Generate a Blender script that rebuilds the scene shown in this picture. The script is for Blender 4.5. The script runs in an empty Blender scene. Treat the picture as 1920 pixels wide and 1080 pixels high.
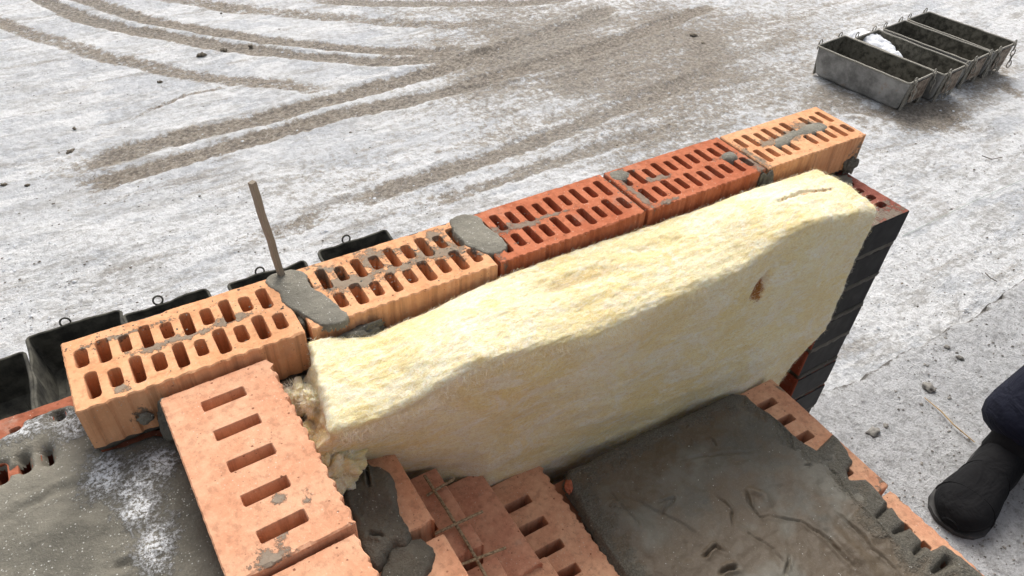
import bpy, math, random
import numpy as np
from mathutils import Vector, Matrix, Euler, noise as mn
from mathutils.geometry import delaunay_2d_cdt
R_ = random.Random(7)
MM = 0.001
sc = bpy.context.scene
COL = sc.collection
rad = math.radians
# ------------------------------------------------------------------ camera, world, sun, exposure
CAMLOC = (112.47, -658.06, 640.77)
RC = ((0.85160417, 0.31662182, -0.41775706), (-0.52229987, 0.58007749, -0.62507035), (0.04442056, 0.75050698, 0.65936795))
FPX = 1377.95
cd = bpy.data.cameras.new('camera'); cam = bpy.data.objects.new('camera', cd); COL.objects.link(cam)
mw = Matrix((RC[0], RC[1], RC[2])).to_4x4(); mw.translation = Vector(CAMLOC) * MM
cam.matrix_world = mw
cd.sensor_width = 36.0; cd.lens = 36.0 * FPX / 1920; cd.clip_start = 0.02; cd.clip_end = 2000
sc.camera = cam
w = bpy.data.worlds.new("World"); sc.world = w; w.use_nodes = True
nt = w.node_tree; bg = nt.nodes['Background']
sky = nt.nodes.new('ShaderNodeTexSky'); sky.sky_type = 'NISHITA'; sky.sun_disc = False
SUN_AZ, SUN_EL = 25.0, 48.0      # degrees from +y towards +x
sky.sun_elevation = rad(SUN_EL); sky.sun_rotation = rad(SUN_AZ)
sky.air_density = 1.0; sky.dust_density = 6.0; sky.ozone_density = 0.6
hsv = nt.nodes.new('ShaderNodeHueSaturation'); hsv.inputs['Saturation'].default_value = 0.35      # hazy, nearly white winter sky
nt.links.new(sky.outputs[0], hsv.inputs['Color']); nt.links.new(hsv.outputs[0], bg.inputs[0]); bg.inputs[1].default_value = 0.15
sl = bpy.data.lights.new('sun', 'SUN'); sl.energy = 1.45; sl.angle = rad(34); sl.color = (1, 0.955, 0.89)
so = bpy.data.objects.new('sun', sl); COL.objects.link(so)
sd = Vector((math.sin(rad(SUN_AZ)) * math.cos(rad(SUN_EL)), math.cos(rad(SUN_AZ)) * math.cos(rad(SUN_EL)), math.sin(rad(SUN_EL))))
so.rotation_euler = sd.to_track_quat('Z', 'Y').to_euler(); so.location = (0, 0, 8)
sc.view_settings.view_transform = 'Standard'; sc.view_settings.look = 'None'
sc.view_settings.exposure = 0.35; sc.view_settings.gamma = 1.0

# ------------------------------------------------------------------ small maths helpers
_RN = np.array(RC); _CN = np.array(CAMLOC)
def at(u, v, z):                 # millimetres: the point of the level plane z that a photo pixel looks at
    d = _RN @ np.array([(u - 960) / FPX, -(v - 540) / FPX, -1.0]); t = (z - _CN[2]) / d[2]
    p = _CN + d * t; return (float(p[0]), float(p[1]))
def hsh(ix, iy, seed):
    n = (ix.astype(np.int64) * 374761393 + iy.astype(np.int64) * 668265263 + seed * 2147483647) & 0xffffffff
    n = ((n ^ (n >> 13)) * 1274126177) & 0xffffffff
    return ((n ^ (n >> 16)) & 0xffff) / 65535.0
def vn(x, y, seed=0):            # value noise, vectorised, -1..1
    ix = np.floor(x); iy = np.floor(y); fx = x - ix; fy = y - iy
    fx = fx * fx * (3 - 2 * fx); fy = fy * fy * (3 - 2 * fy)
    a = hsh(ix, iy, seed); b = hsh(ix + 1, iy, seed); c = hsh(ix, iy + 1, seed); d = hsh(ix + 1, iy + 1, seed)
    return ((a * (1 - fx) + b * fx) * (1 - fy) + (c * (1 - fx) + d * fx) * fy) * 2 - 1
def fbm(x, y, seed=0, o=4):
    s = 0; a = 1.0; t = 0
    for k in range(o):
        s = s + a * vn(x * 2 ** k + 17.3 * k, y * 2 ** k - 9.1 * k, seed + k); t += a; a *= .5
    return s / t
def segdist(px, py, pts):        # distance to an open polyline and the arc length there
    best = np.full(px.shape, 1e9); arc = np.zeros(px.shape); s0 = 0
    for (x0, y0), (x1, y1) in zip(pts, pts[1:]):
        dx, dy = x1 - x0, y1 - y0; L2 = dx * dx + dy * dy + 1e-9
        t = np.clip(((px - x0) * dx + (py - y0) * dy) / L2, 0, 1)
        d = np.hypot(px - x0 - t * dx, py - y0 - t * dy); L = math.sqrt(L2)
        m = d < best; best = np.where(m, d, best); arc = np.where(m, s0 + t * L, arc); s0 += L
    return best, arc
def polysd(px, py, poly):        # signed distance, positive inside
    d, _ = segdist(px, py, list(poly) + [poly[0]])
    ins = np.zeros(px.shape, bool); n = len(poly)
    for i in range(n):
        x0, y0 = poly[i]; x1, y1 = poly[(i + 1) % n]
        if y0 == y1: continue
        c = ((y0 > py) != (y1 > py)) & (px < (x1 - x0) * (py - y0) / (y1 - y0) + x0)
        ins ^= c
    return np.where(ins, d, -d)
def pip(x, y, poly):
    r = False; n = len(poly)
    for i in range(n):
        x0, y0 = poly[i]; x1, y1 = poly[(i + 1) % n]
        if (y0 > y) != (y1 > y) and x < (x1 - x0) * (y - y0) / (y1 - y0) + x0: r = not r
    return r
def smooth(pts, n=4):            # Catmull-Rom on a closed polygon
    o = []; N = len(pts)
    for i in range(N):
        p0, p1, p2, p3 = [np.array(pts[(i + k) % N], float) for k in (-1, 0, 1, 2)]
        for j in range(n):
            t = j / n
            o.append(tuple(.5 * (2 * p1 + (p2 - p0) * t + (2 * p0 - 5 * p1 + 4 * p2 - p3) * t * t + (3 * p1 - p0 - 3 * p2 + p3) * t ** 3)))
    return o

# ------------------------------------------------------------------ object helpers
def tag(o, label=None, cat=None, group=None, kind=None):
    if label: o['label'] = label
    if cat: o['category'] = cat
    if group: o['group'] = group
    if kind: o['kind'] = kind
    return o
def mesh(name, V, F, mats, parent=None, loc=None, smooth_=False, fm=None, rot=(0, 0, 0)):
    """V in world millimetres; origin at loc (mm) or, for a part, at its parent's origin."""
    V = np.asarray(V, float)
    if parent is not None: base = np.array(parent['_o'][:])
    elif loc is not None: base = np.array(loc, float)
    else: base = np.array([(V[:, 0].min() + V[:, 0].max()) / 2, (V[:, 1].min() + V[:, 1].max()) / 2, V[:, 2].min()])
    me = bpy.data.meshes.new(name)
    me.from_pydata(((V - base) * MM).tolist(), [], F)
    for m in (mats if isinstance(mats, (list, tuple)) else [mats]): me.materials.append(m)
    if fm is not None: me.polygons.foreach_set('material_index', fm)
    if smooth_: me.polygons.foreach_set('use_smooth', [True] * len(me.polygons))
    me.update()
    o = bpy.data.objects.new(name, me); COL.objects.link(o)
    if parent is not None: o.parent = parent; o['_o'] = [float(x) for x in base]
    else: o.location = base * MM; o.rotation_euler = rot; o['_o'] = [float(x) for x in base]
    return o
def empty(name, loc, label, cat, group=None, rz=0):
    o = bpy.data.objects.new(name, None); COL.objects.link(o); o.location = Vector(loc) * MM; o.rotation_euler = (0, 0, rz)
    o.empty_display_size = .05; o['_o'] = [float(x) for x in loc]
    return tag(o, label, cat, group)
def grid_faces(nx, ny, mask=None):
    i, j = np.meshgrid(np.arange(nx - 1), np.arange(ny - 1), indexing='ij')
    a = i * ny + j; F = np.stack([a, a + ny, a + ny + 1, a + 1], -1).reshape(-1, 4)
    if mask is not None: F = F[mask.reshape(-1)]
    return F
def compact(V, F):
    u, inv = np.unique(F.reshape(-1), return_inverse=True)
    return V[u], inv.reshape(F.shape)
def boxvf(x0, x1, y0, y1, z0, z1):
    V = [(x0, y0, z0), (x1, y0, z0), (x1, y1, z0), (x0, y1, z0), (x0, y0, z1), (x1, y0, z1), (x1, y1, z1), (x0, y1, z1)]
    return V, [(3, 2, 1, 0), (4, 5, 6, 7), (0, 1, 5, 4), (1, 2, 6, 5), (2, 3, 7, 6), (3, 0, 4, 7)]
class MB:
    def __init__(s): s.V = []; s.F = []
    def add(s, V, F):
        n = len(s.V); s.V += [tuple(v) for v in V]; s.F += [tuple(i + n for i in f) for f in F]; return s
    def box(s, *a): return s.add(*boxvf(*a))
    def tube(s, pts, r, n=8, closed=False, cap=True):
        P = [Vector(p) for p in pts]; N = len(P); rings = []; up = Vector((0, 0, 1)); V = []
        rr = r if isinstance(r, (list, tuple)) else [r] * N
        last = None
        for i in range(N):
            if closed: t = P[(i + 1) % N] - P[i - 1]
            else: t = P[min(i + 1, N - 1)] - P[max(i - 1, 0)]
            t.normalize()
            if last is None:
                a = t.cross(up); a = t.cross(Vector((1, 0, 0))) if a.length < .05 else a
            else: a = last - t * last.dot(t)
            a.normalize(); last = a; b = t.cross(a)
            for k in range(n):
                q = 2 * math.pi * k / n; V.append(P[i] + (a * math.cos(q) + b * math.sin(q)) * rr[i])
        F = []
        for i in range(N if closed else N - 1):
            j = (i + 1) % N
            for k in range(n): F.append((i * n + k, i * n + (k + 1) % n, j * n + (k + 1) % n, j * n + k))
        if cap and not closed: F.append(tuple(range(n))[::-1]); F.append(tuple((N - 1) * n + k for k in range(n)))
        return s.add([tuple(v) for v in V], F)
    def build(s, name, mat, parent=None, **k): return mesh(name, s.V, s.F, mat, parent, **k)

# ------------------------------------------------------------------ materials
class G:
    def __init__(s, name, rough=.85, spec=.3):
        s.m = bpy.data.materials.new(name); s.m.use_nodes = True; s.t = s.m.node_tree; s.b = s.t.nodes['Principled BSDF']
        s.b.inputs['Roughness'].default_value = rough; s.b.inputs['Specular IOR Level'].default_value = spec
        s.pos = s.t.nodes.new('ShaderNodeNewGeometry').outputs['Position']
        s.obj = s.t.nodes.new('ShaderNodeTexCoord').outputs['Object']
    def n(s, typ): return s.t.nodes.new(typ)
    def lk(s, sock, v):
        if isinstance(v, (int, float)): sock.default_value = v
        elif isinstance(v, (tuple, list)): sock.default_value = tuple(v) + ((1,) if len(v) == 3 and sock.type == 'RGBA' else ())
        else: s.t.links.new(v, sock)
    def map(s, vec, scale=(1, 1, 1), rot=(0, 0, 0), loc=(0, 0, 0)):
        q = s.n('ShaderNodeMapping'); s.lk(q.inputs[0], vec); q.inputs[1].default_value = loc; q.inputs[2].default_value = rot; q.inputs[3].default_value = scale
        return q.outputs[0]
    def noise(s, scale, detail=4, rough=.55, vec=None, dist=0):
        q = s.n('ShaderNodeTexNoise'); s.lk(q.inputs['Vector'], vec if vec is not None else s.pos)
        q.inputs['Scale'].default_value = scale; q.inputs['Detail'].default_value = detail; q.inputs['Roughness'].default_value = rough; q.inputs['Distortion'].default_value = dist
        return q.outputs[0]
    def vor(s, scale, vec=None, out=0, rnd=1):
        q = s.n('ShaderNodeTexVoronoi'); s.lk(q.inputs['Vector'], vec if vec is not None else s.pos); q.inputs['Scale'].default_value = scale
        return q.outputs[out]
    def ma(s, op, a, b=0.0, c=None, clamp=False):
        q = s.n('ShaderNodeMath'); q.operation = op; q.use_clamp = clamp; s.lk(q.inputs[0], a); s.lk(q.inputs[1], b)
        if c is not None: s.lk(q.inputs[2], c)
        return q.outputs[0]
    def ss(s, v, a, b):              # smoothstep
        q = s.n('ShaderNodeMapRange'); q.interpolation_type = 'SMOOTHSTEP'; s.lk(q.inputs[0], v); q.inputs[1].default_value = a; q.inputs[2].default_value = b
        q.inputs[3].default_value = 0; q.inputs[4].default_value = 1
        return q.outputs[0]
    def mix(s, f, a, b):
        q = s.n('ShaderNodeMix'); q.data_type = 'RGBA'; s.lk(q.inputs[0], f); s.lk(q.inputs[6], a); s.lk(q.inputs[7], b); return q.outputs[2]
    def bump(s, h, dist, strength=1, normal=None):
        q = s.n('ShaderNodeBump'); s.lk(q.inputs['Height'], h); q.inputs['Distance'].default_value = dist; q.inputs['Strength'].default_value = strength
        if normal is not None: s.lk(q.inputs['Normal'], normal)
        return q.outputs[0]
    def attr(s, nm):
        q = s.n('ShaderNodeAttribute'); q.attribute_name = nm; return q.outputs['Fac']
    def ell(s, vec, c, r):           # normalised distance from the centre of an ellipsoid (m)
        q = s.n('ShaderNodeVectorMath'); q.operation = 'SUBTRACT'; s.lk(q.inputs[0], vec); q.inputs[1].default_value = c
        p = s.n('ShaderNodeVectorMath'); p.operation = 'DIVIDE'; s.t.links.new(q.outputs[0], p.inputs[0]); p.inputs[1].default_value = r
        l = s.n('ShaderNodeVectorMath'); l.operation = 'LENGTH'; s.t.links.new(p.outputs[0], l.inputs[0]); return l.outputs['Value']
    def col(s, c): s.lk(s.b.inputs['Base Color'], c); return s
    def nor(s, n_): s.lk(s.b.inputs['Normal'], n_); return s

MORT = (.172, .160, .128)
def clay(name, c, c2, blobs=(), dust=.25, dark=(.20, .07, .035), pit=1.0):
    """fired clay; blobs = mortar smears, each ((cx,cy,cz),(rx,ry,rz)) in local mm"""
    g = G(name, .9, .2)
    a = g.noise(22, 4, .6, g.obj); f = g.noise(260, 5, .7, g.obj); m = g.noise(70, 5, .65, g.obj)
    base = g.mix(g.ss(a, .32, .68), c, c2)
    base = g.mix(g.ma('MULTIPLY', g.ss(f, .52, .72), .35), base, tuple(min(1, x * 1.25 + .05) for x in c))
    base = g.mix(g.ma('MULTIPLY', g.ss(m, .60, .74), .35), base, tuple(x * .55 for x in c2))
    v = g.vor(95, g.obj); sp = g.ma('MULTIPLY', g.ss(v, .16, .07), g.ss(g.noise(31, 2, .5, g.obj), .52, .6))
    base = g.mix(g.ma('MULTIPLY', sp, .8), base, dark)
    sp2 = g.ma('MULTIPLY', g.ss(g.vor(210, g.obj), .20, .10), g.ss(g.noise(47, 3, .6, g.obj), .50, .58)); base = g.mix(g.ma('MULTIPLY', sp2, .75), base, (.62, .52, .42))
    sp3 = g.ma('MULTIPLY', g.ss(g.vor(160, g.map(g.obj, loc=(3, 3, 3))), .17, .08), g.ss(g.noise(26, 3, .6, g.map(g.obj, loc=(7, 1, 3))), .50, .6)); base = g.mix(g.ma('MULTIPLY', sp3, .7), base, (.16, .07, .04))
    stv = g.noise(1, 4, .65, g.map(g.obj, (110, 110, 5))); base = g.mix(g.ma('MULTIPLY', g.ss(stv, .50, .66), .40), base, tuple(x * .52 for x in c2)); base = g.mix(g.ma('MULTIPLY', g.ss(stv, .46, .34), .25), base, tuple(min(1, x * 1.2 + .04) for x in c))
    du = g.noise(14, 6, .7, g.obj)
    base = g.mix(g.ma('MULTIPLY', g.ss(du, .56, .76), dust), base, (.42, .37, .30))
    h = g.ma('ADD', g.ma('MULTIPLY', f, .5), g.ma('MULTIPLY', m, 1.0)); h = g.ma('SUBTRACT', h, g.ma('MULTIPLY', sp, .8))
    if blobs:
        dmin = None
        for ce, r in blobs:
            e = g.ell(g.obj, tuple(x * MM for x in ce), tuple(x * MM for x in r))
            dmin = e if dmin is None else g.ma('MINIMUM', dmin, e)
        nn = g.ma('ADD', g.ma('ADD', g.ma('MULTIPLY', g.noise(85, 6, .78, g.obj), 4.6), g.ma('MULTIPLY', g.noise(24, 3, .6, g.obj), 2.6)), -3.35)
        k = g.ss(g.ma('ADD', dmin, nn), 1.0, .55)
        mc = g.mix(g.noise(180, 4, .6, g.obj), tuple(x * .75 for x in MORT), tuple(x * 1.5 for x in MORT))
        base = g.mix(g.ma('MULTIPLY', k, .85), base, mc); h = g.ma('ADD', h, g.ma('MULTIPLY', k, 1.2))
    g.col(base).nor(g.bump(h, .0012 * pit, .8)); return g.m
def mortar(name, dark=1.0, frost=0.0, sparkle=.5, rough=.75, frostspots=(), warm=0.0, rim=False, bd=.0028):
    g = G(name, rough, .35)
    a = g.noise(9, 5, .6); f = g.noise(420, 4, .75); m = g.noise(60, 6, .68)
    c0 = tuple(x * dark * .72 for x in MORT); c1 = tuple(x * dark * 1.30 for x in MORT)
    c = g.mix(g.ss(a, .35, .65), c0, c1)
    if warm: c = g.mix(g.ma('MULTIPLY', g.ss(g.noise(7, 4, .6, g.map(g.pos, loc=(3, 1, 0))), .40, .54), warm), c, (.165 * dark * .9, .120 * dark * .9, .075 * dark * .9))
    c = g.mix(g.ma('MULTIPLY', g.ss(f, .5, .7), .3), c, tuple(x * dark * 1.9 for x in MORT))
    rm = None
    if rim:
        rm = g.ss(g.ma('ADD', g.attr('rim'), g.ma('MULTIPLY', g.ma('ADD', g.noise(22, 5, .7), -.5), 1.6)), .35, .8); c = g.mix(g.ma('MULTIPLY', rm, .85), c, g.mix(g.ss(f, .42, .6), tuple(x * .48 for x in MORT), tuple(x * .98 for x in MORT)))
    v = g.vor(290); s2 = g.ma('MULTIPLY', g.ss(v, .30, .16), g.ss(g.noise(110, 3, .7), .50 + .12 * (1 - sparkle), .60 + .12 * (1 - sparkle)))
    c = g.mix(g.ma('MULTIPLY', s2, .8 if sparkle else 0), c, (.62, .62, .58))
    h = g.ma('ADD', g.ma('MULTIPLY', f, .5), g.ma('ADD', m, g.ma('MULTIPLY', g.noise(170, 4, .75), .8)))
    if rim: h = g.ma('MULTIPLY', h, g.ma('MULTIPLY_ADD', rm, 1.6, .35))
    if frostspots:
        dm = None
        for ce, r in frostspots:
            e = g.ell(g.pos, tuple(x * MM for x in ce), tuple(x * MM for x in r)); dm = e if dm is None else g.ma('MINIMUM', dm, e)
        k = g.ma('ADD', dm, g.ma('ADD', g.ma('MULTIPLY', g.noise(160, 6, .8), 3.6), g.ma('MULTIPLY', g.noise(38, 4, .6), 1.8))); k = g.ss(k, 4.0, 3.1)
        c = g.mix(g.ma('MULTIPLY', g.ma('MULTIPLY', k, g.ss(g.noise(240, 5, .8), .42, .56)), .85), c, (.72, .74, .77)); h = g.ma('ADD', h, g.ma('MULTIPLY', k, .8))
    g.col(c).nor(g.bump(h, bd, .85)); return g.m
def glaze():
    g = G('black_glazed_clay', .55, .25); n = g.noise(40, 4, .6, g.obj)
    c = g.mix(g.ss(n, .4, .7), (.007, .007, .008), (.018, .018, .019))
    c = g.mix(g.ma('MULTIPLY', g.ss(g.noise(18, 6, .7), .54, .72), .35), c, (.07, .067, .06))
    g.col(c).nor(g.bump(n, .0008, .5)); return g.m
def facade():
    g = G('black_brickwork', .5, .4)
    q = g.n('ShaderNodeTexBrick'); sp = g.n('ShaderNodeSeparateXYZ'); g.lk(sp.inputs[0], g.pos)
    cb = g.n('ShaderNodeCombineXYZ'); g.lk(cb.inputs[0], g.ma('ADD', sp.outputs[0], sp.outputs[1])); g.lk(cb.inputs[1], sp.outputs[2])
    g.lk(q.inputs['Vector'], cb.outputs[0]); q.inputs['Scale'].default_value = 1.0
    q.inputs['Brick Width'].default_value = .26; q.inputs['Row Height'].default_value = .0765; q.inputs['Mortar Size'].default_value = .0055
    q.inputs['Color1'].default_value = (.016, .016, .018, 1); q.inputs['Color2'].default_value = (.035, .034, .036, 1); q.inputs['Mortar'].default_value = (.16, .15, .13, 1)
    g.col(q.outputs[0]).nor(g.bump(q.outputs[1], -.004, .8)); return g.m
def brickwork():
    g = G('inner_brickwork', .9, .2)
    q = g.n('ShaderNodeTexBrick'); sp = g.n('ShaderNodeSeparateXYZ'); g.lk(sp.inputs[0], g.pos)
    cb = g.n('ShaderNodeCombineXYZ'); g.lk(cb.inputs[0], g.ma('ADD', sp.outputs[0], sp.outputs[1])); g.lk(cb.inputs[1], sp.outputs[2])
    g.lk(q.inputs['Vector'], cb.outputs[0]); q.inputs['Scale'].default_value = 1.0
    q.inputs['Brick Width'].default_value = .26; q.inputs['Row Height'].default_value = .148; q.inputs['Mortar Size'].default_value = .006
    q.inputs['Color1'].default_value = (.48, .22, .13, 1); q.inputs['Color2'].default_value = (.36, .15, .085, 1); q.inputs['Mortar'].default_value = (.16, .15, .13, 1)
    g.col(g.mix(g.ss(g.noise(12, 6, .7), .55, .75), q.outputs[0], (.2, .18, .15))).nor(g.bump(g.ma('ADD', g.noise(60, 4), g.ma('MULTIPLY', q.outputs[1], -2.0)), .003, .8)); return g.m
def flat(name, c, rough=.7, var=.35, sc_=60, spec=.3, metal=0, c2=None, bump=.001):
    g = G(name, rough, spec); n = g.noise(sc_, 5, .65, g.obj); g.b.inputs['Metallic'].default_value = metal
    g.col(g.mix(g.ss(n, .35, .65), tuple(x * (1 - var) for x in c), c2 or tuple(min(1, x * (1 + var)) for x in c))).nor(g.bump(n, bump, .7)); return g.m
M_GLAZE = glaze(); M_FACADE = facade(); M_BWORK = brickwork()
M_MORT = mortar('fresh_mortar', 1.12, sparkle=.9)
M_MORTD = mortar('wet_dark_mortar', .55, sparkle=.5, rough=.6)
M_LUMP = mortar('lumpy_mortar', .82, sparkle=.6, bd=.0055)
M_JOINT = mortar('joint_mortar', .8, sparkle=.4)

# ------------------------------------------------------------------ ground: trampled snow with muddy wheel tracks and painted trough shade
ZG = -1500.0
def axis(lo, hi, step, far):
    a = list(np.arange(lo, hi + step, step)); s = step; x = a[-1]
    while x < far: s *= 1.35; x += s; a.append(x)
    s = step; x = a[0]
    while x > -far: s *= 1.35; x -= s; a.insert(0, x)
    return np.array(a)
gx = axis(-1300, 8200, 17, 150000); gy = axis(150, 6400, 17, 150000)
GX, GY = np.meshgrid(gx, gy, indexing='ij')
def gp(L): return [at(u, v, ZG) for u, v in L]
TR = [  # wheel tracks and, by the troughs, mud with painted shade: photo polyline, half width mm, strength, tread
 ([(-60, 22), (0, 42), (100, 75), (200, 107), (280, 122), (350, 140), (425, 150), (500, 157), (620, 172)], 62, .62, 1),
 ([(40, -20), (150, 33), (240, 53), (350, 75), (430, 90), (550, 105), (700, 117), (850, 110), (960, 92)], 58, .95, 0),
 ([(90, -20), (280, 38), (400, 60), (500, 77), (650, 92), (800, 98), (900, 96)], 58, .80, 1),
 ([(230, -16), (450, 15), (600, 30), (800, 45), (960, 50)], 70, .55, 1),
 ([(580, 0), (750, 8), (960, 6), (1100, -10)], 60, .75, 0),
 ([(135, 316), (250, 283), (375, 250), (500, 222), (625, 185), (750, 150), (850, 122), (960, 85), (1080, 45), (1160, 10)], 66, .92, 1),
 ([(140, 352), (250, 325), (375, 290), (450, 270), (550, 240), (650, 212), (800, 180), (950, 140), (1100, 100), (1250, 45), (1340, 5)], 62, .92, 1),
 ([(245, 222), (350, 180), (440, 160)], 20, .62, 0),
 ([(640, 388), (750, 350), (850, 318), (950, 285), (1100, 228), (1250, 170), (1380, 120)], 60, .72, 0),
 ([(780, 385), (950, 335), (1100, 285), (1300, 225)], 50, .60, 0),
 ([(820, 172), (960, 165), (1060, 150), (1200, 120)], 55, .5, 0),
 ([(1690, 200), (1760, 218), (1830, 242)], 55, .80, 0), ([(1850, 145), (1930, 190)], 60, .72, 0),  # mud beside the troughs, with their shade painted into it
 ([(1500, 165), (1600, 205), (1700, 225)], 60, .55, 0),  # shadow zone at the near trough's foot, painted in mud colour
 ([(440, 460), (560, 425), (650, 380)], 45, .52, 0), ([(60, 335), (150, 305)], 60, .55, 0), ([(1560, 205), (1680, 262)], 50, .45, 0)]
BL = [  # muddy patches, those by the troughs hold painted shade too: photo centre, photo radii, strength
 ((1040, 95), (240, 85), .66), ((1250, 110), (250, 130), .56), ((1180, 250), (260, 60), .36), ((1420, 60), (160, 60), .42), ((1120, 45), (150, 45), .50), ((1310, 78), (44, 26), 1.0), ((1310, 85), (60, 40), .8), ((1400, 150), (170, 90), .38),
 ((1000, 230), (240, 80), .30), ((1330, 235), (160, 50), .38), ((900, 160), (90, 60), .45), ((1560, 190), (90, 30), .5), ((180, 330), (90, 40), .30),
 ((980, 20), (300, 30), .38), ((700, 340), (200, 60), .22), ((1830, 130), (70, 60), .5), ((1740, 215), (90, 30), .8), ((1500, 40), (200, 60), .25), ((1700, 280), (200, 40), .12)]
fresh = np.zeros(GX.shape); mud = np.zeros(GX.shape); dz = np.zeros(GX.shape); tread = np.zeros(GX.shape)  # mud also carries the shade painted around the troughs
reg = (GX > -2500) & (GX < 12000) & (GY > -500) & (GY < 9000)
rx, ry = GX[reg], GY[reg]
wob = fbm(rx / 220, ry / 220, 5) * 26 + fbm(rx / 40, ry / 40, 6) * 34
m_ = np.zeros(rx.shape); z_ = np.zeros(rx.shape); t_ = np.zeros(rx.shape)
for pts, hw, st, td in TR:
    hw *= 1.08
    d, arc = segdist(rx, ry, gp(pts)); d = d + wob * .6
    k = np.clip((hw * 1.45 - d) / (hw * .85), 0, 1); k = k * k * (3 - 2 * k)
    Ltot = sum(math.dist(a, b) for a, b in zip(gp(pts), gp(pts)[1:]))
    fade = np.clip(arc / 200, 0, 1) * np.clip((Ltot - arc) / 200, 0, 1)
    fade = .25 + .75 * fade
    m_ = np.maximum(m_, k * min(1, st * 1.1) * fade); z_ -= k * 12 * st * fade
    z_ += np.exp(-((d - hw * 1.45) / 22) ** 2) * 6 * st * fade
    if td: t_ = np.maximum(t_, k * (.5 + .5 * np.sin((arc + d * .9) / 6.5)) * fade)
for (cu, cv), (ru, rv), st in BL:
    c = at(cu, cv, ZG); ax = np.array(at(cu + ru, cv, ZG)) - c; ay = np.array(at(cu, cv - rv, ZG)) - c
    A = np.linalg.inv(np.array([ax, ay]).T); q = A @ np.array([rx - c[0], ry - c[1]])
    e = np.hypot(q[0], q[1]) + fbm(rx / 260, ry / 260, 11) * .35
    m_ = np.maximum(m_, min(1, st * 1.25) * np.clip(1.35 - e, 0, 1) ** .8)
z_ += fbm(rx / 420, ry / 420, 2, 3) * 16 + fbm(rx / 70, ry / 70, 3, 3) * 4.5 + (z_ < -3) * fbm(rx / 34, ry / 34, 9, 2) * 4
lump = np.clip(fbm(rx / 55, ry / 55, 21, 3) - .35, 0, 1) * 26 * np.clip(.25 + m_, 0, 1); z_ += lump
f_ = np.zeros(rx.shape)
for cu, cv, ru, rv in ((1760, 380, 260, 190), (250, 540, 330, 110), (700, 400, 260, 90), (1880, 60, 120, 60), (1700, 560, 200, 150), (300, 480, 300, 80)):
    c = at(cu, cv, ZG); ax = np.array(at(cu + ru, cv, ZG)) - c; ay = np.array(at(cu, cv - rv, ZG)) - c; q = np.linalg.inv(np.array([ax, ay]).T) @ np.array([rx - c[0], ry - c[1]])
    f_ = np.maximum(f_, np.clip(1.3 - np.hypot(q[0], q[1]), 0, 1))
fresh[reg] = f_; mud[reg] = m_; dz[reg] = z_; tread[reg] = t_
# ground dips under the wall and slab so that nothing touches in one plane
V = np.stack([GX, GY, ZG + dz], -1).reshape(-1, 3)
me = bpy.data.meshes.new('ground'); F = grid_faces(len(gx), len(gy))
me.from_pydata((V * MM).tolist(), [], F.tolist())
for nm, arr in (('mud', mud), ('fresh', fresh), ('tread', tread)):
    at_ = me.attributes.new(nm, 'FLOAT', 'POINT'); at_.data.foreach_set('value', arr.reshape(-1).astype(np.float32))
me.polygons.foreach_set('use_smooth', [True] * len(me.polygons))
g = G('trampled_snow', .75, .3)
md = g.attr('mud'); tr = g.attr('tread')  # mud mask, including painted shade by the troughs
n1 = g.noise(2.2, 5, .6); n2 = g.noise(14, 6, .7); n3 = g.noise(75, 5, .75); n4 = g.noise(260, 3, .7)
# streaks stretched along the wheel paths
ns = g.noise(6, 5, .6, g.map(g.pos, (.28, 1.5, 1), (0, 0, rad(-8))))
fr = g.attr('fresh')
sn = g.mix(g.ss(n1, .38, .62), (.60, .62, .65), (.74, .75, .76))
wgt = g.noise(3.3, 6, .72, g.map(g.pos, (.55, 1.5, 1), (0, 0, rad(-8)), (5, 2, 0)))
sn = g.mix(g.ma('MULTIPLY', g.ss(g.ma('ADD', wgt, g.ma('MULTIPLY', fr, .10)), .50, .57), .9), sn, (.88, .885, .89))
gry = g.noise(5.5, 7, .8, g.map(g.pos, (.5, 1.6, 1), (0, 0, rad(-8)), (1, 9, 0)))
sn = g.mix(g.ma('MULTIPLY', g.ss(gry, .51, .58), g.ma('MULTIPLY_ADD', fr, .22, .40)), sn, (.40, .38, .35))
n5 = g.noise(24, 6, .80); sn = g.mix(g.ma('MULTIPLY', g.ss(n5, .50, .55), g.ma('MULTIPLY_ADD', fr, .18, .20)), sn, (.27, .26, .245)); sn = g.mix(g.ma('MULTIPLY', g.ss(n5, .49, .44), .5), sn, (.80, .81, .82))
sn = g.mix(g.ma('MULTIPLY', g.ss(n2, .50, .72), .55), sn, (.46, .465, .475))
sn = g.mix(g.ma('MULTIPLY', g.ss(n3, .55, .70), .38), sn, (.36, .35, .335))
spk = g.ma('MULTIPLY', g.ss(g.vor(46), .17, .08), g.ss(n2, .46, .58))
sn = g.mix(g.ma('MULTIPLY', spk, .65), sn, (.13, .115, .095))
mu = g.mix(g.ss(n2, .38, .64), (.12, .086, .054), (.26, .205, .14)); mu = g.mix(g.ma('MULTIPLY', g.ss(n5, .50, .64), .6), mu, (.44, .385, .31)); mu = g.mix(g.ma('MULTIPLY', g.ss(n3, .50, .36), .6), mu, (.09, .07, .05))
mu = g.mix(g.ma('MULTIPLY', g.ss(g.noise(1.1, 3, .5), .48, .6), .35), mu, (.22, .20, .17))
mu = g.mix(g.ma('MULTIPLY', g.ma('SUBTRACT', 1.0, tr), .14), mu, (.50, .49, .47))
fac = g.ma('ADD', md, g.ma('MULTIPLY', g.ma('ADD', n5, -.5), 1.9)); fac = g.ma('ADD', fac, g.ma('MULTIPLY', g.ma('ADD', n2, -.5), .85)); fac = g.ma('ADD', fac, g.ma('MULTIPLY', g.ma('ADD', ns, -.5), .9))
ck = g.vor(34, g.map(g.pos, (1, 1.25, 1), (0, 0, .3))); ckn = g.noise(52, 4, .8)
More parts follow.
